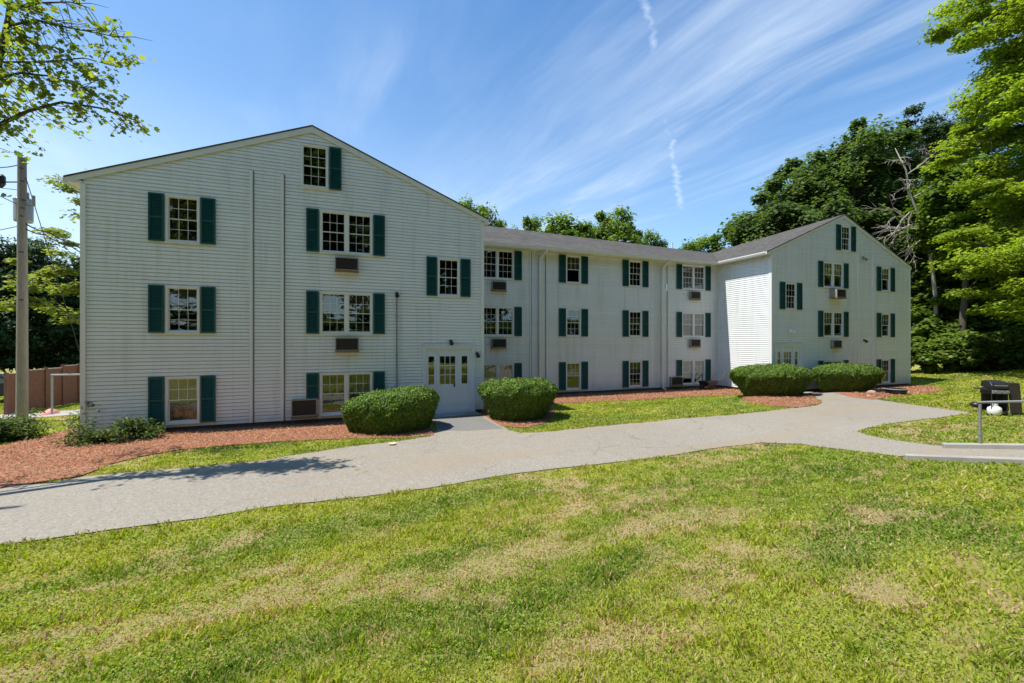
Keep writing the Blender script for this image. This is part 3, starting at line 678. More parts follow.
# ------------------------------------------------------------------ foliage tools
def rnd_dirs(n):
    v = RNG.normal(size=(n, 3)); return v / np.linalg.norm(v, axis=1, keepdims=True)
def leaf_verts(Pc, N, size, shape):
    """leaf polygons at Pc with normal N; shape (k,2) outline"""
    n = len(Pc); N = N / np.linalg.norm(N, axis=1, keepdims=True)
    a = rnd_dirs(n); U = np.cross(N, a); U /= np.linalg.norm(U, axis=1, keepdims=True) + 1e-9; Vv = np.cross(N, U)
    sh = np.array(shape); s = size[:, None, None]
    V = Pc[:, None, :] + s * (sh[None, :, 0:1] * U[:, None, :] + sh[None, :, 1:2] * Vv[:, None, :])
    # slight fold
    V += (np.abs(sh[None, :, 0:1]) * s * .35) * N[:, None, :]
    return V.reshape(-1, 3)
RH = [(0, -.6), (.34, -.05), (0, .6), (-.34, -.05)]
BLOB = [(-.12, -.6), (.38, -.35), (.5, .1), (.16, .55), (-.30, .45), (-.5, -.1)]
MAPLE = [(0, -.55), (.16, -.3), (.5, -.32), (.36, 0), (.55, .25), (.2, .22), (0, .62), (-.2, .22), (-.55, .25), (-.36, 0), (-.5, -.32), (-.16, -.3)]
LOBED = [(0, -.5), (.2, -.42), (.5, -.2), (.34, .05), (.42, .36), (.12, .3), (-.02, .62), (-.22, .28), (-.5, .3), (-.36, -.02), (-.44, -.28), (-.16, -.36)]
def palette(n, cols, jit=.22):
    c = np.array(cols)[RNG.integers(0, len(cols), n)]; f = 1 + (RNG.random((n, 1)) - .5) * 2 * jit
    return np.clip(c * f * (1 + (RNG.random((n, 3)) - .5) * .12), 0, 1)
GREEN_OAK = [(.078, .125, .038), (.105, .155, .045), (.062, .105, .034), (.135, .185, .055)]
GREEN_MAPLE = [(.11, .18, .024), (.145, .22, .026), (.18, .245, .035), (.08, .14, .02)]
GREEN_YEL = [(.22, .26, .04), (.17, .22, .035), (.28, .29, .06)]
GREEN_PINE = [(.045, .085, .034), (.06, .105, .04), (.034, .066, .03)]
GREEN_HEDGE = [(.09, .17, .018), (.13, .23, .022), (.05, .11, .016), (.17, .27, .035), (.08, .15, .02), (.12, .11, .04)]

def tree(name, loc, h_trunk, ells, ncl, rcl, nleaf, lsize, pal, shape=RH, flat=.6, lab='', cat='tree', group=None, trunk_r=.3, up=.9, shell=.55, mats=('leaf', 'bark'), seed=0, limbs=9, lean=(0, 0)):
    rs = np.random.default_rng(1000 + seed)
    root = empty(name, loc); tag(root, lab, cat, group)
    ws = np.array([e[3] * e[4] * e[5] for e in ells]) ** .8; ws /= ws.sum()
    cen = []
    for k in range(ncl):
        e = ells[rs.choice(len(ells), p=ws)]; d = rs.normal(size=3); d /= np.linalg.norm(d)
        r = 1 - shell * rs.random() ** 1.6; cen.append([e[0] + d[0] * r * e[3], e[1] + d[1] * r * e[4], e[2] + d[2] * r * e[5]])
    cen = np.array(cen); cen[:, 2] = np.maximum(cen[:, 2], .35)
    # limbs: groups of clumps
    ks = cen[rs.choice(len(cen), limbs, replace=False)].copy()
    for _ in range(4):
        lab_ = np.argmin(((cen[:, None] - ks[None]) ** 2).sum(2), 1)
        for j in range(limbs):
            if (lab_ == j).any(): ks[j] = cen[lab_ == j].mean(0)
    zt_ = max(e[2] for e in ells); tb = MB()
    def tp(z): return Vector((lean[0] * z / zt_ + .12 * math.sin(z * .6), lean[1] * z / zt_ + .1 * math.cos(z * .5) - .1, z))
    zz = [zt_ * t for t in np.linspace(0, 1, 10)]
    tb.tube([tp(z) + Vector((0, 0, -.3 if z == 0 else 0)) for z in zz], [trunk_r * (1.25 if i == 0 else 1 - .8 * i / 9) for i in range(10)], 10)
    for j in range(limbs):
        c = Vector(ks[j]); z0 = max(h_trunk, min(c.z - .5 * math.hypot(c.x, c.y), zt_ * .92)); a = tp(z0); m = a.lerp(c, .5) + Vector((0, 0, .08 * (c - a).length))
        r0 = trunk_r * .42; tb.tube([a, m, c], [r0, r0 * .65, r0 * .35], 7)
        for i in np.where(lab_ == j)[0]:
            e = Vector(cen[i]); t = .3 + .7 * rs.random(); s = m.lerp(c, t); q = s.lerp(e, .5) + Vector((0, 0, .05 * (e - s).length)); tb.tube([s, q, e], [r0 * .3, r0 * .2, .012], 5)
    tb.build('trunk', M[mats[1]], root, smooth=True)
    n = ncl * nleaf; ci = np.repeat(np.arange(ncl), nleaf)
    rr = rcl * (.55 + .9 * rs.random(ncl)); d = rnd_dirs(n); rad = RNG.random(n) ** (1 / 2.2)
    off = d * (rad * rr[ci])[:, None]; off[:, 2] *= flat
    # droop and wobble outline
    off *= 1 + .35 * np.sin(d[:, 0:1] * 5 + ci[:, None]) * np.sin(d[:, 1:2] * 6 + ci[:, None] * 2)
    Pc = cen[ci] + off; Pc[:, 2] = np.maximum(Pc[:, 2], .08)
    N = d * .7 + rnd_dirs(n) * .8; N[:, 2] = np.abs(N[:, 2]) + up
    sz = lsize * (.6 + .8 * RNG.random(n)); tone = 1 + (rs.random(ncl)[ci] - .5)[:, None] * .35
    fast_mesh('crown', leaf_verts(Pc, N, sz, shape), len(shape), palette(n, pal) * tone, M[mats[0]], root)
    return root
def at(px, D): 
    p = P(px, 341.5, D); return (p.x, p.y, float(H(p.x, p.y)) - .05)
def dup_tree(o, loc, rz, sc, label, group=None):
    c = copy_tree(o); c.location = loc; c.rotation_euler.z = rz; c.scale = sc; c['label'] = label
    if group: c['group'] = group
    return c

GW = 'trees growing behind the building'
# oaks behind the far wing
oakA = tree('oak_tree', at(852, 46), 5, [(0, 0, 16, 6.8, 6, 5.6), (-4.8, 1, 16.2, 4.2, 4, 4.8), (4.5, 0, 15.6, 4.4, 4, 5), (-1.0, -1, 21.0, 4.6, 3.8, 3.0), (-1, 0, 8.5, 6, 5, 3.5)], 190, 1.35, 420, .26, GREEN_OAK, BLOB, .75,
     'tallest broad dark green oak crown above the ridge of the far gable', 'tree', GW, .5, seed=1)
oakB = tree('oak_tree', at(786, 42), 4, [(0, 0, 12.5, 5.4, 5, 5.2), (-3.6, 0, 9.5, 3.2, 3, 4), (2.5, 0, 15, 3.6, 3.4, 3.6), (0, 0, 6.5, 4.5, 4, 3)], 150, 1.25, 400, .25, GREEN_OAK, BLOB, .75,
     'dark green oak left of the tall one, stepping down toward the middle roof', 'tree', GW, .45, seed=2)
# trees peeping above the middle roof
peek = tree('maple_tree', at(562, 52), 5, [(0, 0, 13.6, 4.2, 4, 4.2), (-2.6, 0, 12.5, 2.6, 2.6, 3), (2.6, 0, 12.4, 2.6, 2.4, 3)], 80, 1.15, 330, .26, GREEN_MAPLE, BLOB, .75,
     'light green tree top showing highest left of centre above the middle roof', 'tree', GW, .35, seed=3)
for px_, D, top, sx, rz, lb in ((614, 50, 209, .72, 1.3, 'rounded tree top above the middle roof near the two small roof vents'), (530, 54, 216, .55, 2.3, 'small low tree top above the roof, left edge of the light green clump'),
        (590, 55, 222, .6, 4.0, 'low gap-filling tree top between two rounder ones above the middle roof'), (648, 54, 232, .55, .4, 'lowest small tree top just over the ridge, right of the round one'), (703, 56, 235, .8, 3.1, 'tree top by the thin vent pipe near the valley of the roofs'),
        (474, 46, 199, .62, 5.1, 'tree top peeping over the sloping edge of the near gable roof'), (497, 56, 219, .5, 2.9, 'tiny tree tip above the roof beside the near gable eave')):
    l = at(px_, D); want = ZC + D * (341.5 - top) / FPX - l[2]; dup_tree(peek, l, rz, (sx, sx, want / 17.9), lb, GW)
# tall dark pines at the right, behind
pine = tree('pine_tree', at(925, 50), 6, [(0, 0, 24, 2.6, 2.6, 5), (0, 0, 18, 4.4, 4.2, 5), (0, 0, 11, 5, 4.6, 5)], 150, 1.3, 380, .26, [(.040, .07, .025), (.06, .09, .03), (.03, .055, .02)], RH, .5,
     'tall dark pine rising between the oak and the bright maple', 'tree', GW, .4, seed=4, up=.4)
dup_tree(pine, at(893, 52), 2., (.9, .9, .90), 'dark pine standing between the oak and the taller pine', GW)
dup_tree(pine, at(968, 53), 4., (1.2, 1.2, 1.08), 'dark pine half hidden behind the bright maple', GW)
dup_tree(oakB, at(905, 43), 1., (1.0, 1.0, .78), 'dark oak filling the wood edge behind the eave of the far gable', GW)
dup_tree(oakB, at(955, 44), 3.3, (1.1, 1.1, .85), 'shadowy oak in the wood right of the far gable', GW)
dup_tree(oakA, at(1040, 47), 2.2, (1, 1, .9), 'tall oak deep in the wood at the right edge', GW)
dup_tree(oakB, at(1010, 40), .5, (1, 1, .62), 'lower shaded oak in the wood behind the grill', GW)
# bright maple, layered drooping boughs
tree('maple_tree', at(1048, 27), 3, [(-1.2, 0, 21.5, 5.4, 4.6, 5.2), (-1.4, -.6, 15, 5.4, 5, 3.6), (-1.8, -1, 10.6, 6.0, 5.6, 2.4), (-3.2, -1.4, 7.2, 5.8, 5.4, 1.8), (-3.8, -1.6, 4.4, 5.4, 5.0, 1.5), (-4.4, -2, 5.8, 4.4, 4.4, 1.4), (-4.0, -2.5, 3.2, 4.6, 3.6, .9)], 430, 1.1, 380, .165, [(.22, .30, .03), (.28, .36, .035), (.16, .24, .025), (.34, .39, .05)], MAPLE, .30,
     'tall bright yellow-green maple with layered boughs along the right edge', 'tree', None, .45, seed=6, up=1.4, shell=.7, limbs=16)
dup_tree(peek, at(962, 33), 1., (.85, .85, .88), 'mid green maple between the bright maple and the far gable', None)
und = tree('understory_tree', at(956, 35.5), .5, [(0, 0, 6.2, 2.2, 2, 2.4), (0, 0, 3.4, 2.9, 2.4, 2.4), (-.4, -.4, 1.6, 2.6, 2.2, 1.2)], 95, .78, 300, .19, GREEN_MAPLE + [(.17, .24, .04)], BLOB, .5,
     'young leafy tree standing in front of the dark wood right of the far gable', 'tree', 'young trees along the wood edge', .10, seed=14, up=1.2, limbs=8)
for i, (px_, D, s, lb) in enumerate(((928, 38.5, .9, 'young leafy tree tucked behind the far gable corner'), (988, 35, 1.05, 'young leafy tree above the shrubs left of the gas grill lid'), (1026, 33.5, 1.1, 'young leafy tree at the right-hand picture edge under the bright maple'), (1072, 33, 1.2, 'young leafy tree just outside the right-hand picture edge'), (975, 38, 1.6, 'taller slender leafy tree filling the wood behind the younger ones'))):
    dup_tree(und, at(px_, D), 1.3 * i + 1, (s, s, s * 1.05), lb, 'young trees along the wood edge')
# dead tree
def dead_tree():
    l = Vector(at(935, 35)); root = empty('dead_tree', l); tag(root, 'bare grey dead tree with tangled pale branches beside the far gable', 'tree')
    rs = random.Random(5); q = lambda x, y, d=35: P(x, y, d) - l
    tb = MB(); tb.tube([(0, 0, -.3), q(936, 300), q(930, 250), q(922, 222), q(909, 192), q(906, 170), q(895, 148)], [.17, .15, .13, .11, .09, .06, .02], 8); tb.build('trunk', M['dead'], root, smooth=True)
    def br(bb, a, d, L, r, lev):
        pts = [a]; p = a.copy()
        for k in range(6): d = (d + Vector((rs.uniform(-.3, .3), rs.uniform(-.3, .3), rs.uniform(-.35, .22)))).normalized(); p = p + d * L / 6; pts.append(p.copy())
        bb.tube(pts, [r * (1 - .8 * k / 6) for k in range(7)], 5)
        if lev:
            for _ in range(5): k = rs.randint(1, 5); br(bb, pts[k], (d + Vector((rs.uniform(-1, 1), rs.uniform(-.8, .8), rs.uniform(-.6, .5)))).normalized(), L * .5, r * .5, lev - 1)
    for (x, y, s_, up_z, L) in ((927, 238, -1, .05, 4.6), (925, 232, -1, .2, 4.8), (922, 224, -1, -.1, 4.2), (918, 212, -1, .1, 3.2), (926, 236, -1, -.2, 3.6), (912, 198, 1, .5, 3), (909, 190, -1, .2, 2.4), (907, 175, 1, .6, 2.2), (904, 165, -1, .4, 2), (929, 246, 1, .5, 2.6)):
        bb = MB(); br(bb, q(x, y), Vector((s_ * cT, -s_ * sT, up_z)) + Vector((-.3 * sT, -.3 * cT, 0)), L, .06, 2); bb.build('branch', M['dead'], root, smooth=True)
dead_tree()
# left background
lp = tree('pine_tree', at(28, 38), 2, [(0, 0, 9.2, 2.6, 2.6, 3), (0, 0, 5.5, 3.8, 3.6, 3.4), (0, 0, 2.6, 3.8, 3.6, 2)], 120, 1.1, 420, .22, GREEN_PINE, RH, .55, 'dark evergreen standing directly behind the utility pole', 'tree', 'dark evergreens at the left', .3, seed=8, up=.4)
for px_, D, s, lb in ((-22, 36, 1.0, 'dark evergreen cut off by the left edge of the picture'), (70, 40, .92, 'dark evergreen between the utility pole and the near gable'), (110, 42, .9, 'dark evergreen mostly hidden behind the near gable'), (-70, 38, 1.05, 'dark evergreen just past the left edge of the picture')):
    dup_tree(lp, at(px_, D), px_ * .1, (s * 1.1, s * 1.1, s), lb, 'dark evergreens at the left')
tree('young_maple', at(88, 27), 2, [(0, 0, 12.4, 1.9, 1.9, 1.4), (-.3, 0, 9.6, 2.1, 2, 1.1), (-.8, 0, 7.3, 3.2, 2.2, 1.2), (-.8, 0, 5.3, 3.0, 2.2, .8)], 52, .75, 130, .20, GREEN_YEL, MAPLE, .45, 'sparse yellow-green maple leaning out from behind the near gable corner', 'tree', None, .12, seed=9, up=1.2, limbs=10)

# trees across the road behind the camera, seen only mirrored in the panes
for i, (x, y, s) in enumerate(((-34, -15, 1.3), (-22, -18, 1.4), (-9, -19, 1.3), (3, -20, 1.45), (15, -19, 1.35), (28, -18, 1.45), (41, -18, 1.4), (54, -16, 1.4), (68, -12, 1.4))):
    dup_tree(oakA if i % 2 else oakB, (x, y, 0), i * 1.3, (s, s, s * .85 if i % 2 else s), 'leafy tree across the lawn behind the viewer', 'trees behind the viewer')

for i, (x, y) in enumerate(((-30, -9), (-19, -12), (-8, -13.5), (2, -14), (12, -13), (23, -13), (34, -12), (46, -11), (58, -8))):  # unseen thickets added to block bright sky below the crowns in pane reflections
    dup_tree(peek, (x, y, -1.5), i * .9, (1.6, 1.3, .42), 'added low thicket out of view behind the viewer, darkening the pane reflections', 'added thickets behind the viewer')

# woodland edge shrubs
shr = tree('woodland_shrub', at(922, 29.5), .3, [(0, 0, .9, 1.3, 1.1, .85), (.6, .2, 1.3, .9, .9, .7)], 34, .38, 230, .15, GREEN_MAPLE + [(.16, .22, .06)], BLOB, .8, 'leafy wild shrub right beside the far gable wall', 'shrub', 'shrubs along the wood edge', .05, seed=11, limbs=5)
for i, (px_, D, s, lb) in enumerate(((944, 29.5, 1.1, 'wild shrub second from the far gable along the wood edge'), (966, 29, 1.3, 'wild shrub in the middle of the wood edge above the kettle grill'), (990, 28.5, 1.2, 'wild shrub on the wood edge left of the right-hand picture edge'), (1016, 28, 1.35, 'wild shrub on the wood edge at the right-hand picture edge'), (960, 35, 1.9, 'taller wild shrub set back in the wood edge shade'), (1000, 36, 2.1, 'tallest wild shrub, set back under the bright maple'), (930, 35, 1.7, 'tall wild shrub set back behind the one at the far gable'), (1046, 28.5, 1.4, 'wild shrub just past the right-hand picture edge'))):
    dup_tree(shr, at(px_, D), i * 1.1, (s, s, s), lb, 'shrubs along the wood edge')

# ------------------------------------------------------------------ the near maple at upper left
def near_maple():
    base = Vector((-11.3, 9.2, float(H(-11.3, 9.2)))); root = empty('maple_tree', base)
    tag(root, 'nearby maple whose leafy boughs hang into the top left corner', 'tree')
    tw = lambda p: Vector(p) - base
    fork = base + Vector((.3, .2, 3.6)); tb = MB()
    tb.tube([tw(base + Vector((0, 0, -.3))), tw(base + Vector((.1, 0, 1.5))), tw(fork), tw(fork + Vector((.5, .3, 4.5))), tw(fork + Vector((.6, .6, 8)))], [.42, .34, .30, .18, .05], 12)
    tb.build('trunk', M['bark'], root, smooth=True)
    limbs = [
        ([(-200, 240, 7.2), (-60, 150, 7.6), (0, 124, 8), (28, 111, 8.2), (62, 102, 8.4), (100, 108, 8.6), (140, 122, 8.8)], .055),
        ([(-150, 160, 7.4), (-30, 84, 7.8), (20, 73, 8), (50, 76, 8.1), (82, 88, 8.3), (112, 104, 8.4)], .035),
        ([(-120, 120, 7.5), (-20, 62, 7.8), (40, 62, 8), (84, 58, 8.1), (122, 68, 8.2)], .03),
        ([(-60, 190, 7.6), (-14, 110, 7.8), (2, 48, 8), (8, 18, 8), (12, -20, 8.1), (14, -80, 8.2)], .085),
        ([(10, 8, 8), (40, 3, 8), (70, 2, 8.1), (90, 8, 8.2)], .025),
        ([(8, 26, 8), (36, 20, 8.1), (70, 28, 8.2), (98, 33, 8.3), (120, 38, 8.4)], .025),
        ([(30, 5, 8), (55, 20, 8.1), (72, 42, 8.2)], .015),
        ([(-40, 60, 8), (-10, 40, 8.1), (30, 42, 8.2), (55, 50, 8.2)], .025),
        ([(-100, 90, 9), (-30, 100, 9.3), (10, 95, 9.5), (50, 120, 9.6)], .03)]
    def lc(pts): return [tw(P(*q)) for q in pts]
    tips = []; L = []
    rs = random.Random(3)
    for k, (pts, r) in enumerate(limbs):
        w = lc(pts); b = MB()
        if k in (0, 1, 2, 3): w = [tw(fork + Vector((0, 0, .4 * k)))] + w
        b.tube(w, [r * (1.5 if (i == 0 and k < 4) else 1) * (1 - .8 * i / (len(w) - 1)) for i in range(len(w))], 7)
        for i in range(1 if k > 3 else 2, len(w)):
            for _ in range(6):
                s = w[i - 1].lerp(w[i], rs.random()); d = Vector((rs.uniform(-.2, 1), rs.uniform(-.6, .6), rs.uniform(-.7, .45))).normalized(); ln = rs.uniform(.22, .75)
                e = s + d * ln; b.tube([s, s.lerp(e, .5) + Vector((0, 0, .04)), e], [.008, .006, .003], 4); tips.append((s, e))
        b.build('branch', M['bark'], root, smooth=True)
    # leaves strung along the twigs
    Pc = []; 
    def keep(p):          # sparse, airy edge: thin the outer top spray
        w = p + base; v = w - Vector((0, 0, ZC)); f = v.x * sT + v.y * cT; x = 512 + FPX * (v.x * cT - v.y * sT) / f; y = 341.5 - FPX * v.z / f
        if y < 45 and x > 40: return rs.random() < .30
        if x + y * .25 > 158 and y < 60: return False
        return True
    for s, e in tips:
        for _ in range(15):
            t = rs.random() ** .6; p = s.lerp(e, t) + Vector((rs.gauss(0, .10), rs.gauss(0, .10), rs.gauss(0, .07)))
            if keep(p): Pc.append(p)
    # the unseen rest of the crown over the left of the lawn
    for _ in range(14):
        c = Vector((rs.uniform(-4.5, 1.2), rs.uniform(-3.0, 3.5), rs.uniform(6.0, 10))); 
        q_ = c + base; dq = q_.x * sT + q_.y * cT
        if dq < 6.5 or abs((q_.x * cT - q_.y * sT) / dq) < 1.32: continue
        for _ in range(90): Pc.append(c + Vector((rs.gauss(0, .5), rs.gauss(0, .5), rs.gauss(0, .3))))
    Pc = np.array([tuple(p) for p in Pc]); n = len(Pc)
    N = rnd_dirs(n) * .8; N[:, 2] += .9
    fast_mesh('crown', leaf_verts(Pc, N, .088 * (.55 + .8 * RNG.random(n)), LOBED), len(LOBED), palette(n, [(.22, .28, .04), (.28, .33, .05), (.16, .22, .04), (.34, .36, .07)]), M['leaf'], root)
near_maple()

# ------------------------------------------------------------------ clipped hedges
def hedge(cx, cy, rx, ry, h, lab, seed, rz=0, n=115000, foot=.68, tilt=0):
    z0 = float(H(cx, cy)); root = empty('clipped_bush', (cx, cy, z0), rz); tag(root, lab, 'bush', 'clipped evergreen bushes')
    def surf(t, s):      # t angle, s 0 (ground) .. 1 (top centre)
        k = s / .55
        lowr = foot + (1.02 - foot) * np.clip(k, 0, 1) ** .9
        q = np.clip((s - .55) / .45, 0, 1); topr = 1.02 * np.cos(q * math.pi / 2) ** .66
        r = np.where(s < .55, lowr, topr); z = np.where(s < .55, .05 + .66 * np.clip(k, 0, 1), .71 + .29 * np.sin(q * math.pi / 2) ** 1.1)
        # narrower foot
        r = r * np.where(s < .55, 1, 1)
        nz = fbm(np.cos(t) * 2.2 + 5 + seed * 3, np.sin(t) * 2.2 + s * 3 + seed, 3) - .5
        cl = fbm(np.cos(t) * rx * 3.2 + 40 + seed, np.sin(t) * ry * 3.2 + s * h * 3.5, 3) - .5; r = r * (1 + .16 * nz + .16 * cl); z = z * (1 + .09 * (fbm(r * np.cos(t) * rx * 3.5, r * np.sin(t) * ry * 3.5 + seed, 2) - .5)) * (1 + .12 * (fbm(r * np.cos(t) * 2.5 + seed, r * np.sin(t) * 2.5 + 7, 3) - .5))
        cl2 = fbm(r * np.cos(t) * rx * 9 + seed, r * np.sin(t) * ry * 9 + z * h * 9, 2) - .5; r = r * (1 + .07 * cl2); z = z * (1 + .05 * cl2) * (1 + tilt * r * np.cos(t) * np.clip(s * 2 - .3, 0, 1))
        return np.stack([rx * r * np.cos(t), ry * r * np.sin(t), h * z], -1)
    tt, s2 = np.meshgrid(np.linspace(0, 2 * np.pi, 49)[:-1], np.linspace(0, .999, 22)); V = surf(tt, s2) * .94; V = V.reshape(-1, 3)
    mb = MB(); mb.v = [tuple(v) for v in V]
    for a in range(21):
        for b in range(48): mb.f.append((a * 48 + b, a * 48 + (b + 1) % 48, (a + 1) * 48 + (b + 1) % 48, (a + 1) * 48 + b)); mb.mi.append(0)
    mb.build('stems_or_hull', M['hull_shade'], root, smooth=True)  # closed inner hull, near-black colour standing in for shade between the sprigs
    t = RNG.random(n) * 2 * np.pi; s = RNG.random(n); s = np.where(RNG.random(n) < .5, .55 + .45 * (1 - np.sqrt(RNG.random(n))), RNG.random(n) * .62)
    e = 1e-3; p = surf(t, s); du = surf(t + e, s) - p; dv = surf(t, np.minimum(s + e, 1)) - p; N = np.cross(du, dv); N /= np.linalg.norm(N, axis=1, keepdims=True) + 1e-9
    dep = RNG.random(n) ** 2 * .10 - .025; p = p - N * dep[:, None]
    p += RNG.normal(size=(n, 3)) * .012
    # short flat sprigs shingled over the clipped surface, a few stray shoots
    ax = rnd_dirs(n); ax -= N * (ax * N).sum(1, keepdims=True); ax /= np.linalg.norm(ax, axis=1, keepdims=True)
    up_n = N + rnd_dirs(n) * .42; side = np.cross(up_n, ax); side /= np.linalg.norm(side, axis=1, keepdims=True)
    ax = ax + N * (.25 + .5 * RNG.random((n, 1))); ax /= np.linalg.norm(ax, axis=1, keepdims=True)
    L = .044 * (.6 + .9 * RNG.random(n)); L *= np.where(RNG.random(n) < .012, 2.2, 1); w = .012 * (.7 + .7 * RNG.random(n))
    V = np.stack([p - side * w[:, None] * .6, p + side * w[:, None] * .6, p + ax * L[:, None] + side * w[:, None], p + ax * L[:, None] - side * w[:, None]], 1).reshape(-1, 3)
    fast_mesh('foliage', V, 4, palette(n, GREEN_HEDGE, .3), M['needle'], root)
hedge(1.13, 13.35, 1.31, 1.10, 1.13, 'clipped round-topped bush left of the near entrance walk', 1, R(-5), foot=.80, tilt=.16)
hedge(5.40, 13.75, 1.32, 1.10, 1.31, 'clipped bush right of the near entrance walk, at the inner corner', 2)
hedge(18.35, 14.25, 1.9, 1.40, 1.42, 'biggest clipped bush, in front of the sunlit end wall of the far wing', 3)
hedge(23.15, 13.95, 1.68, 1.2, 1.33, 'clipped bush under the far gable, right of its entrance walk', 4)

# loose rhododendrons at the left
def rhodo(px, py, rx, ry, h, lab, seed, n=2600, nst=26):
    x, y = G(px, py); z = float(H(x, y)); root = empty('leafy_shrub', (x, y, z)); tag(root, lab, 'shrub')
    rs = np.random.default_rng(seed); st = MB(); tips = []
    for k in range(nst):
        a = rs.random() * 6.283; r = rs.random() ** .5; e = Vector((rx * r * math.cos(a), ry * r * math.sin(a), h * (.35 + .75 * rs.random()) * (1.15 - .6 * r))); b = Vector((e.x * .3, e.y * .3, -.03))
        st.tube([b, b.lerp(e, .5) + Vector((0, 0, .04)), e], [.012, .009, .005], 5); tips.append(e)
        for _ in range(3): f = e.lerp(b, .45 * rs.random()) + Vector(rs.normal(size=3) * .13); f.z = max(f.z, .06); tips.append(f)
    st.build('stems_or_hull', M['bark'], root)
    T = np.array([tuple(t) for t in tips]); ci = rs.integers(0, len(T), n); Pc = T[ci] + RNG.normal(size=(n, 3)) * [.10, .10, .06]; Pc[:, 2] = np.maximum(Pc[:, 2], .03)
    N = rnd_dirs(n) * .7; N[:, 2] += .8
    LONG = [(0, -.6), (.16, -.3), (.2, .1), (0, .6), (-.2, .1), (-.16, -.3)]
    fast_mesh('foliage', leaf_verts(Pc, N, .10 * (.6 + .7 * RNG.random(n)), LONG), 6, palette(n, [(.07, .11, .03), (.10, .14, .035), (.16, .19, .06), (.045, .08, .025)]), M['leaf'], root)
rhodo(4, 440, .75, .7, .62, 'dense dark leafy shrub on the red mulch at the left edge', 21, 3400, 30)
rhodo(118, 441, 1.0, .55, .50, 'low sprawling open shrub at the foot of the near gable corner', 22, 2300, 26)
rhodo(92, 436, .45, .4, .85, 'thin upright leggy shrub right against the near gable corner board', 23, 420, 9)

# ------------------------------------------------------------------ utility pole, wires
pz = P(22, 420, 14); px0 = (pz.x, pz.y, float(H(pz.x, pz.y)))
up_ = empty('utility_pole', px0); tag(up_, 'weathered wooden utility pole with grey transformer at the left', 'utility pole')
hp = ZC + 14 * (341.5 - 158) / FPX - px0[2]
m_ = MB(); m_.tube([(0, 0, -.4), (0, 0, .2), (0.01, 0, hp * .5), (0, 0, hp)], [.155, .145, .128, .105], 16); m_.build('pole', M['pole'], up_, smooth=False)
vx = Vector((cT, -sT, 0)); vy = Vector((sT, cT, 0))
def pl(px, py, dd=0): v = P(px, py, 14 + dd) - Vector(px0); return v
t_ = MB(); c_ = pl(23.5, 222, .40); t_.lathe(c_, [(0, 0), (.22, 0), (.235, .04), (.235, .68), (.245, .70), (.245, .74), (.18, .80), (0, .82)], 20)
tr = t_.build('transformer', M['galv'], up_, smooth=False)
b_ = MB()
for dx in (-.12, .14): q = c_ + vx * dx + Vector((0, 0, .8)); b_.lathe(q, [(.03, 0), (.05, .03), (.03, .06), (.05, .09), (.03, .12), (.05, .15), (.025, .2), (0, .2)], 10)
b_.build('bushing', M['plastic'], tr)
f_ = MB(); q = pl(33.5, 206); f_.tube([pl(26, 205), q], .02, 6); f_.tube([q, q + Vector((0, 0, .34))], [.05, .045], 8); f_.build('fuse_cutout', M['plastic'], up_)
f_ = MB(); f_.tube([pl(19, 182), pl(3, 182)], .022, 6); q = pl(1, 181); f_.tube([q + Vector((0, 0, .22)), q + Vector((0, 0, .15)), q - Vector((0, 0, .1)), q - Vector((0, 0, .22))], [.05, .11, .11, .04], 10); f_.build('bracket_arm', M['black'], up_)
for y_ in (161, 168, 181, 200, 208, 216, 252, 300):
    n_ = MB(); q = pl(21.2 + (y_ % 3), y_, -.14 - (.03 if y_ > 200 else 0)); n_.tube([q + vy * .05, q - vy * .05], .028, 6); n_.build('bolt', M['black'], up_)
def wire(pts, r, lab, sag=.0, n=14):
    w = MB(); out = []
    for a, b in zip(pts, pts[1:]):
        for k in range(n): t = k / n; p = a.lerp(b, t); p.z -= sag * 4 * t * (1 - t); out.append(p)
    out.append(pts[-1]); w.tube(out, r, 5); o = w.build('overhead_wire', M['cable'], None, smooth=True); tag(o, lab, 'wire', 'wires on the utility pole')
wire([P(19, 165, 14), P(8, 167, 14.3), P(-60, 172, 16)], .016, 'topmost wire running left from the tip of the utility pole')
wire([P(19, 205, 14), P(0, 196, 13.4), P(-70, 170, 12)], .012, 'thin wire slanting up left from beside the transformer')
wire([P(19, 226, 14), P(0, 230, 13.6), P(-80, 245, 12)], .012, 'lowest wire leaving left of the utility pole below the transformer')
wire([P(18, 190, 14), P(-50, 182, 15)], .010, 'thin wire leaving left of the utility pole above the transformer')
wire([P(26, 224, 14), P(50, 233, 14.6), P(84, 249, 15.4), P(100, 258, 15.6)], .022, 'upper thick service cable from the pole toward the near gable', .05)
wire([P(26, 229, 14), P(45, 235, 14.5), P(72, 247, 15.2), P(100, 262, 15.6)], .020, 'lower thick service cable from the pole toward the near gable', .04)
wire([P(26, 178, 14), P(36, 210, 14.6), P(54, 268, 16.5), P(90, 385, 20)], .012, 'slanting guy wire running from the pole top down behind the near gable')

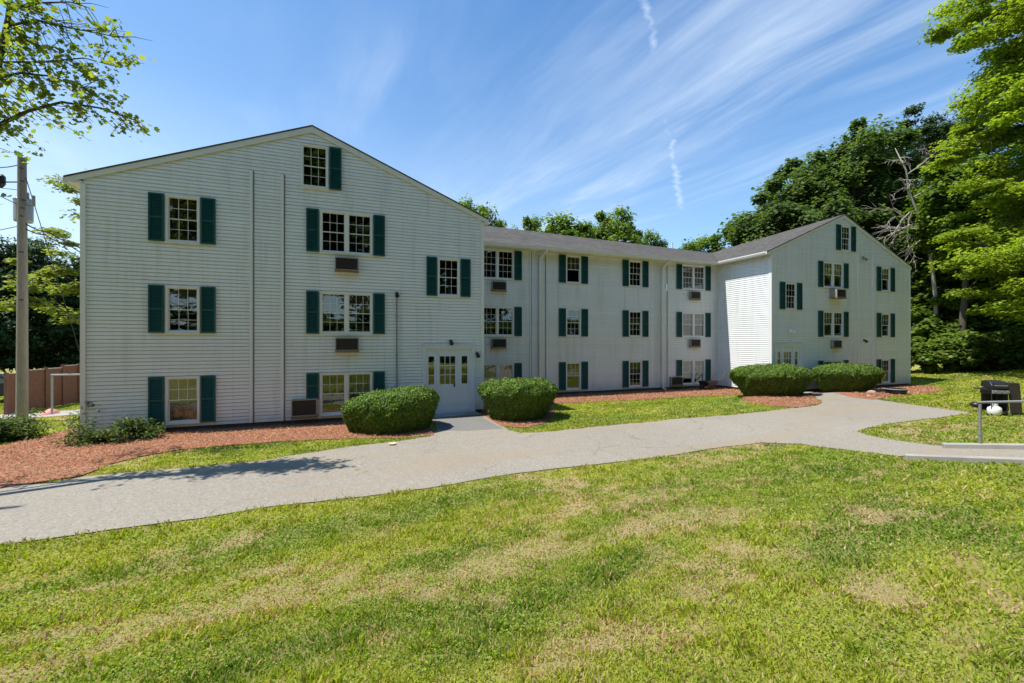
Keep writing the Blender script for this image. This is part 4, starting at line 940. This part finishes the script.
# ------------------------------------------------------------------ fence, car, rail at the left
fa = P(5, 415, 18.7); fb = P(92, 398, 23.5)
fr = empty('board_fence', (fa.x, fa.y, float(H(fa.x, fa.y)))); tag(fr, 'reddish brown solid board fence behind the utility pole', 'fence')
o_ = Vector(fr.location); N_ = 5
for k in range(N_ + 2):
    a = Vector((fa.x, fa.y, 0)).lerp(Vector((fb.x, fb.y, 0)), k / N_); b = Vector((fa.x, fa.y, 0)).lerp(Vector((fb.x, fb.y, 0)), (k + 1) / N_)
    za = float(H(a.x, a.y)) - o_.z; hh = 1.80 + .04 * (k % 2) + .05 * k
    a2 = a - Vector((o_.x, o_.y, 0)); b2 = b - Vector((o_.x, o_.y, 0)); d = (b2 - a2); nrm = Vector((-d.y, d.x, 0)).normalized()
    q = MB(); q.prism([a2 + nrm * .05 + Vector((0, 0, za - .1)), a2 - nrm * .06 + Vector((0, 0, za - .1)), a2 - nrm * .06 + d.normalized() * .11 + Vector((0, 0, za - .1)), a2 + nrm * .05 + d.normalized() * .11 + Vector((0, 0, za - .1))], (0, 0, hh + .18)); q.build('post', M['fence'], fr)
    q = MB(); nb = 14
    for j in range(nb):
        s = a2 + d * (.05 + .95 * j / nb); e = a2 + d * (.05 + .95 * (j + .93) / nb); n2 = nrm * (.02 + .006 * (j % 2))
        q.prism([s + Vector((0, 0, za + .03)), e + Vector((0, 0, za + .03)), e + Vector((0, 0, za + hh)), s + Vector((0, 0, za + hh))], n2)
    pan = q.build('panel', M['fence'], fr)
    q = MB(); s = a2 + d * .05; e = a2 + d; q.prism([s - nrm * .02 + Vector((0, 0, za + hh + .001)), s + nrm * .05 + Vector((0, 0, za + hh + .001)), s + nrm * .05 + Vector((0, 0, za + hh + .04)), s - nrm * .02 + Vector((0, 0, za + hh + .04))], e - s); q.build('cap_rail', M['fencetop'], pan)
def car(loc, rz):
    r = empty('parked_car', loc, rz); tag(r, 'dark blue car parked at the left end of the brown fence', 'car')
    prof = [(-2.2, .35), (-2.25, .65), (-2.1, .90), (-1.5, 1.0), (-.95, 1.42), (.75, 1.45), (1.5, 1.02), (2.1, .92), (2.25, .7), (2.2, .35)]
    b = MB(); b.prism([(x, -.86, z) for x, z in prof[::-1]], (0, 1.72, 0)); b.build('body', M['car'], r, bevel=.07)
    for s in (-1, 1):
        g = MB(); y = s * .872; g.prism([(-1.35, y, 1.03), (-.9, y, 1.36), (.7, y, 1.38), (1.3, y, 1.04)], (0, s * .006, 0)); g.build('window', M['carglass'], r)
    for pts in ([(-1.52, 1.02), (-.97, 1.42)], [(1.47, 1.04), (.78, 1.44)]):
        g = MB(); (xa, za), (xb, zb) = pts; s = -1 if xa < 0 else 1
        g.prism([(xa, -.74, za), (xa, .74, za), (xb, .66, zb), (xb, -.66, zb)], (s * .02, 0, .02)); g.build('windscreen', M['carglass'], r)
    for x in (-1.4, 1.38):
        for s in (-1, 1):
            w = MB(); w.lathe((x, s * .80, .33), [(.12, -.1), (.32, -.1), (.33, -.06), (.33, .06), (.32, .1), (.12, .1)], 24, 'y'); wo = w.build('wheel', M['wheelr'], r)
            h = MB(); h.lathe((x, s * .80, .33), [(0, -.105), (.2, -.105), (.2, .105), (0, .105)], 16, 'y'); h.build('rim', M['rim'], wo)
    for x, nme in ((-2.26, 'tail_light'), (2.24, 'headlight')):
        for s in (-1, 1): l = MB(); l.box(x - .01, s * .62 - .14, .68, x + .03, s * .62 + .14, .80); l.build(nme, M['rust' if x < 0 else 'tank'], r)
cp_ = P(-22, 400, 22.5); car((cp_.x, cp_.y, float(H(cp_.x, cp_.y))), R(25))
ra = P(52, 413, 16.2); za = float(H(ra.x, ra.y)); rr_ = empty('pipe_rail', (ra.x, ra.y, za)); tag(rr_, 'grey metal pipe rail in front of the brown fence', 'railing')
zt2 = P(52, 375, 16.2).z - za; rb = P(100, 373, 16.6) - Vector((ra.x, ra.y, za))
m_ = MB(); m_.tube([(0, 0, -.1), (0, 0, zt2)], .035, 8); m_.build('post', M['galv'], rr_); m_ = MB(); m_.tube([(rb.x, rb.y, -.1), (rb.x, rb.y, zt2)], .035, 8); m_.build('post', M['galv'], rr_)
m_ = MB(); m_.tube([(-.03, 0, zt2 + .001), (rb.x, rb.y, zt2 + .002)], .034, 8); m_.build('top_rail', M['galv'], rr_)
g_ = P(49, 412, 17.6); zz_ = float(H(g_.x, g_.y)); m_ = MB(); m_.lathe((0, 0, 0), [(.30, 0), (.27, .10), (.16, .20), (.05, .26), (0, .27)], 11)
m_.v = [(x * (1 + .18 * math.sin(7 * x + 3 * z)), y, z * (1 + .2 * math.sin(9 * x))) for x, y, z in m_.v]; o = m_.build('plastic_sheet', M['pink'], None, True); o.location = (g_.x, g_.y, zz_); tag(o, 'crumpled pinkish red sheet on the ground by the fence', 'plastic sheet')

# ------------------------------------------------------------------ kerbs, rail, grills at the right
def kerb(pts, w, h, lab):
    pp = [Vector((*G(*p), 0)) for p in pts]; k = MB()
    for a, b in zip(pp, pp[1:]):
        d = (b - a).normalized(); n = Vector((-d.y, d.x, 0)); za, zb = float(H(a.x, a.y)), float(H(b.x, b.y))
        i = len(k.v); 
        for p, z in ((a, za), (b, zb)): k.v += [tuple(p + n * w / 2 + Vector((0, 0, z - .2))), tuple(p - n * w / 2 + Vector((0, 0, z - .2))), tuple(p - n * w / 2 + Vector((0, 0, z + h))), tuple(p + n * w / 2 + Vector((0, 0, z + h)))]
        for f in ((0, 1, 5, 4), (1, 2, 6, 5), (2, 3, 7, 6), (3, 0, 4, 7), (0, 3, 2, 1), (4, 5, 6, 7)): k.f.append(tuple(i + q for q in f)); k.mi.append(0)
    o = k.build('concrete_kerb', M['concrete'], None, bevel=.012); tag(o, lab, 'kerb')
kerb([(943, 448.5), (1024, 449.8), (1110, 451)], .16, .11, 'low concrete kerb on the far side of the path, carrying the rail post')
kerb([(905, 459.5), (1024, 464.2), (1110, 466.5)], .16, .10, 'low concrete kerb on the lawn side of the path at the right edge')
gp = G(980, 448.8); gz = float(H(*gp)); rl = empty('pipe_railing', (gp[0], gp[1], gz)); tag(rl, 'galvanised pipe handrail on the right-hand concrete kerb', 'railing')
Dp = (gp[0] * sT + gp[1] * cT); ztop = P(980, 402.5, Dp).z - gz; ge = Vector((*G(1130, 451.3), 0)); ev = Vector((ge.x - gp[0], ge.y - gp[1], 0)); ez = float(H(ge.x, ge.y)) - gz
m_ = MB(); m_.tube([(0, 0, .0), (0, 0, ztop - .03)], .024, 10); m_.tube([(0, 0, .28), (0, 0, .34)], .034, 10); m_.build('post', M['galv'], rl)
m_ = MB(); m_.tube([(ev.x, ev.y, ez), (ev.x, ev.y, ez + ztop - .03)], .024, 10); m_.build('post', M['galv'], rl)
m_ = MB(); dv = ev.normalized(); m_.tube([tuple(-dv * .04 + Vector((0, 0, ztop))), (ev.x, ev.y, ez + ztop)], .024, 10); m_.build('top_rail', M['galv'], rl)

def grill():
    b = G(995.5, 415.5); z = float(H(*b)); r = empty('gas_grill', (b[0], b[1], z), -TH - R(14)); tag(r, 'black gas grill on wheels behind the pipe railing', 'grill'); r.scale = (.54, .85, .98)
    k = MB()
    k.prism([(-.46, -.26, .70), (-.46, .26, .70), (-.46, .26, .86), (-.46, .12, .90), (-.46, -.26, .84)][::-1], (.80, 0, 0)); k.build('firebox', M['grill'], r, bevel=.015)
    k = MB(); prof = [(-.27, .86), (-.26, .96), (-.16, 1.08), (.06, 1.13), (.22, 1.08), (.27, .92)]; k.prism([(-.44, y, zz) for y, zz in prof], (.76, 0, 0)); lid = k.build('lid', M['grill'], r, bevel=.02)
    k = MB(); k.tube([(-.32, -.26, .97), (-.32, -.32, .97), (.22, -.32, .97), (.22, -.26, .97)], .014, 8); k.build('handle', M['galv'], lid)
    k = MB(); k.box(-.85, -.22, .84, -.47, .20, .87); k.box(-.85, -.235, .80, -.47, -.22, .875); k.build('side_shelf', M['grill'], r, bevel=.006)
    k = MB(); k.box(-.45, -.30, .72, .33, -.262, .83)
    co = k.build('control_panel', M['plastic'], r, bevel=.006)
    for x in (-.33, -.05, .22): k = MB(); k.lathe((x, -.302, .775), [(0, -.035), (.026, -.035), (.03, 0)], 12, 'y'); k.build('knob', M['galv'], co)
    for x in (-.42, .30):
        for y in (-.22, .22): k = MB(); k.tube([(x, y, .08 if x > 0 else 0), (x, y, .72)], .02, 6); k.build('leg', M['grill'], r)
    k = MB(); k.box(-.42, -.24, .14, .30, .24, .17); k.build('bottom_shelf', M['grill'], r)
    k = MB(); k.face([(-.42, .235, .17), (.30, .235, .17), (.30, .235, .7), (-.42, .235, .7)]); k.face([(.305, -.23, .1), (.305, .23, .1), (.305, .23, .72), (.305, -.23, .72)]); k.build('side_panel', M['grill'], r)
    # cloth hanging over the right shelf
    k = MB(); k.box(.36, -.24, .98, .84, .24, 1.06); k.prism([(.36, -.24, .98), (.84, -.24, .98), (.94, -.27, .12), (.40, -.27, .12)][::-1], (0, .02, 0)); k.prism([(.84, -.24, .98), (.84, .24, .98), (.95, .26, .12), (.94, -.25, .12)], (.015, 0, 0)); k.prism([(.36, .24, .98), (.84, .24, .98), (.92, .26, .12), (.40, .26, .12)], (0, .02, 0)); k.build('cover_flap', M['cloth'], r, bevel=.02)
    for y in (-.22, .22): k = MB(); k.lathe((.40, y, .07), [(.02, -.02), (.07, -.02), (.07, .02), (.02, .02)], 16, 'y'); k.build('wheel', M['rim'], r)
grill()
tb_ = G(994.5, 416); tzz = float(H(*tb_)); tk = empty('propane_tank', (tb_[0], tb_[1], tzz)); tk.scale = (.72, .72, .85); tag(tk, 'white propane tank standing under the black grill', 'propane tank')
m_ = MB(); m_.lathe((0, 0, 0), [(.15, 0), (.15, .03), (.19, .05), (.225, .11), (.23, .24), (.205, .31), (.11, .37), (0, .38)], 24); m_.build('cylinder', M['tank'], tk, True)
m_ = MB(); m_.lathe((0, 0, 0), [(.11, .35), (.115, .46), (.105, .46), (.10, .35)], 20); m_.tube([(0, 0, .36), (0, 0, .44)], .025, 8); m_.build('collar', M['tank'], tk)
def kettle():
    b = G(975.5, 411.5); z = float(H(*b)); r = empty('kettle_grill', (b[0], b[1], z), -TH); r.scale = (.6, .7, .72); tag(r, 'small low dark kettle grill on the grass left of the gas grill', 'grill')
    k = MB(); k.lathe((0, 0, .18), [(0, 0), (.12, .02), (.19, .08), (.21, .14)], 20); k.build('bowl', M['grill'], r, True); k = MB(); k.lathe((0, 0, .32), [(.215, .0), (.20, .06), (.12, .12), (0, .14)], 20); ld = k.build('lid', M['grill'], r, True)
    k = MB(); k.tube([(-.04, 0, .45), (-.04, 0, .49), (.04, 0, .49), (.04, 0, .45)], .008, 6); k.build('handle', M['galv'], ld)
    for a in (0, 2.1, 4.2): k = MB(); k.tube([(.1 * math.cos(a), .1 * math.sin(a), .22), (.22 * math.cos(a), .22 * math.sin(a), 0)], .01, 6); k.build('leg', M['galv'], r)
kettle()
def barrow():
    r = empty('wheelbarrow', (18.35, YM - .75, float(H(18.4, 18))), R(8)); tag(r, 'dark wheelbarrow with pale wooden handles parked against the recessed wall', 'wheelbarrow')
    k = MB(); k.prism([(-.32, -.28, .22), (.30, -.28, .22), (.42, -.32, .50), (-.50, -.32, .50)], (0, .6, 0)); k.build('tray', M['grill'], r, bevel=.02)
    for s in (-.22, .22): k = MB(); k.tube([(-.45, s * .4, .16), (.2, s, .26), (.55, s * 1.1, .52), (1.02, s * 1.15, .92)], .025, 6); k.build('handle', M['wood'], r)
    k = MB(); k.lathe((-.52, 0, .17), [(.05, -.04), (.16, -.05), (.17, 0), (.16, .05), (.05, .04)], 18, 'y'); k.build('wheel', M['wheelr'], r)
    for s in (-.2, .2): k = MB(); k.tube([(.2, s, .24), (.26, s, .0)], .014, 6); k.build('leg', M['galv'], r)
barrow()
tb2 = G(896, 394.5); r_ = empty('garden_tub', (tb2[0], tb2[1], float(H(*tb2))), -TH); tag(r_, 'low dark tub with a pale grey rim on the mulch at the far gable', 'tub')
m_ = MB(); m_.lathe((0, 0, 0), [(0, .01), (.34, .0), (.42, .24), (.40, .24), (.33, .05), (0, .05)], 20); m_.build('basin', M['grill'], r_, True)
m_ = MB(); m_.lathe((0, 0, .235), [(.40, 0), (.45, 0), (.46, .03), (.40, .04)], 20); m_.build('rim', M['plastic'], r_, True)
for i, (px_, py_, s) in enumerate(((872, 393.5, .17), (878, 392, .13), (869, 397, .10))):
    k = MB(); k.lathe((0, 0, 0), [(s * .9, -.03), (s, s * .35), (s * .6, s * .8), (0, s * .95)], 9); k.v = [(x * (1 + .2 * math.sin(9 * y + i)), y * (1 + .2 * math.cos(7 * x)), z) for x, y, z in k.v]
    o = k.build('landscape_rock', simple('rock', (.36, .24, .19), .9, .3, 9, bs=.5) if i == 0 else bpy.data.materials['rock'], None, True); g2 = G(px_, py_); o.location = (g2[0], g2[1], float(H(*g2)))
    tag(o, ['largest reddish rock beside the clipped bush under the far gable', 'middle-sized reddish rock nearest the grey-rimmed tub', 'smallest reddish rock at the walk edge by the far clipped bush'][i], 'rock', 'rocks by the far bush')

# ------------------------------------------------------------------ grass, mulch chips
def scatter(n, rmin, rmax, half, p):
    q = RNG.random(n); e = 2 - p; r = (rmin ** e + q * (rmax ** e - rmin ** e)) ** (1 / e); a = (RNG.random(n) * 2 - 1) * half
    return r * np.sin(a + TH), r * np.cos(a + TH), r
def offlawn(x, y, m=0):
    r = np.zeros(len(x), bool)
    for p in (road_poly, mulchA, mulchB, mulchC, mulchD, sidewalk): r |= inpoly(x, y, p)
    for (a, b, c, d) in ((LX0, YL, LX1, YB), (LX1, YM, RX0, YB), (RX0, YR, RX1, YB)): r |= (x > a - .05) & (x < c + .05) & (y > b - .05) & (y < d + .05)
    return r
def grass():
    x, y, r = scatter(900000, 1.7, 42, R(62), 1.35)
    k = ~offlawn(x + RNG.normal(size=len(x)) * .035, y + RNG.normal(size=len(x)) * .035); x, y, r = x[k], y[k], r[k]
    d, yv, lu = lawn_maps(x, y); tuft = fbm(x * 5, y * 5, 3)
    k = RNG.random(len(x)) < np.clip(1.15 - .7 * ss(.52, .74, d), .55, 1) * np.clip(.45 + tuft * 1.1, 0, 1); x, y, r, d, lu, tuft = x[k], y[k], r[k], d[k], lu[k], tuft[k]
    n = len(x); cols, _ = lawn_cols(x, y, 1); z = H(x, y)
    ed = offlawn(x + RNG.normal(size=n) * .10, y + RNG.normal(size=n) * .10) & (RNG.random(n) < .75); cols[ed] = np.array([.44, .33, .20]) * (.6 + .7 * RNG.random((int(ed.sum()), 1)))
    h = (.016 + .036 * RNG.random(n) ** 1.5) * (.65 + .9 * ss(.45, .75, tuft)) * (1 - .35 * ss(.5, .7, d)) * (1 + .010 * r); w = .0022 + .00105 * r
    a = RNG.random(n) * 2 * np.pi; b = RNG.random(n) * 2 * np.pi; ln = h * (.15 + 1.0 * RNG.random(n))
    base = np.stack([x, y, z], 1); side = np.stack([np.cos(a), np.sin(a), np.zeros(n)], 1) * w[:, None]; lean = np.stack([np.cos(b), np.sin(b), np.zeros(n)], 1)
    mid = base + lean * (ln * .3)[:, None]; mid[:, 2] += h * .6; tip = base + lean * ln[:, None]; tip[:, 2] += h
    V = np.stack([base - side, base + side, mid + side * .8, tip, mid - side * .8], 1).reshape(-1, 3)
    o = fast_mesh('grass', V, 5, cols, M['grassm']); tag(o, 'patchy sunlit lawn grass with dry tan spots', 'grass', kind='stuff')
    # clover and broad-leaved weeds hugging the soil
    x, y, r = scatter(120000, 1.7, 20, R(62), 1.35); cl = fbm(x * 1.6 + 90, y * 1.6 + 30, 4); k = ~offlawn(x, y) & (cl > .47); x, y, r = x[k], y[k], r[k]; n = len(x)
    Pc = np.stack([x, y, H(x, y) + .012 + .03 * RNG.random(n)], 1); N = rnd_dirs(n) * .45; N[:, 2] += 1
    o = fast_mesh('clover', leaf_verts(Pc, N, (.007 + .0013 * r) * (.6 + .9 * RNG.random(n)), BLOB), 6, palette(n, [(.22, .33, .035), (.28, .37, .04), (.16, .26, .03), (.31, .37, .06)]), M['grassm']); tag(o, 'clover and small broad-leaved weeds low in the lawn', 'weeds', kind='stuff')
grass()
def chips():
    x, y, r = scatter(560000, 6, 34, R(62), 1.0); k = np.zeros(len(x), bool)
    for p in (mulchA, mulchB, mulchC, mulchD): k |= inpoly(x, y, p)
    for (a, b, c, d) in ((LX0, YL, LX1, YB), (LX1, YM, RX0, YB), (RX0, YR, RX1, YB)): k &= ~((x > a) & (x < c) & (y > b) & (y < d))
    k &= ~inpoly(x, y, road_poly); x, y, r = x[k], y[k], r[k]; n = len(x)
    Pc = np.stack([x, y, H(x, y) + .026 + .025 * RNG.random(n) + .03 * fbm(x * 1.5, y * 1.5, 3)], 1); N = rnd_dirs(n) * .6; N[:, 2] += 1
    sl = [(-.14, -.6), (.16, -.5), (.12, .6), (-.16, .5)]
    o = fast_mesh('mulch_chips', leaf_verts(Pc, N, (.016 + .0010 * r) * (.5 + 1.1 * RNG.random(n)), sl), 4, palette(n, [(.36, .165, .08), (.28, .12, .058), (.44, .25, .14), (.17, .07, .04), (.40, .27, .17)], .25), M['chip']); tag(o, 'shredded reddish wood mulch along the foot of the building', 'mulch', kind='stuff')
chips()

lf = G(392, 445.5); k = MB(); k.face([(x * .22, y * .17, .02 + abs(x) * .06) for x, y in LOBED]); o = k.build('fallen_leaf', simple('dry_leaf', (.62, .52, .30), .7, .2, 9)); o.location = (lf[0], lf[1], float(H(*lf)) + .03); tag(o, 'pale dry fallen leaf on the grass strip below the near clipped bush', 'leaf')
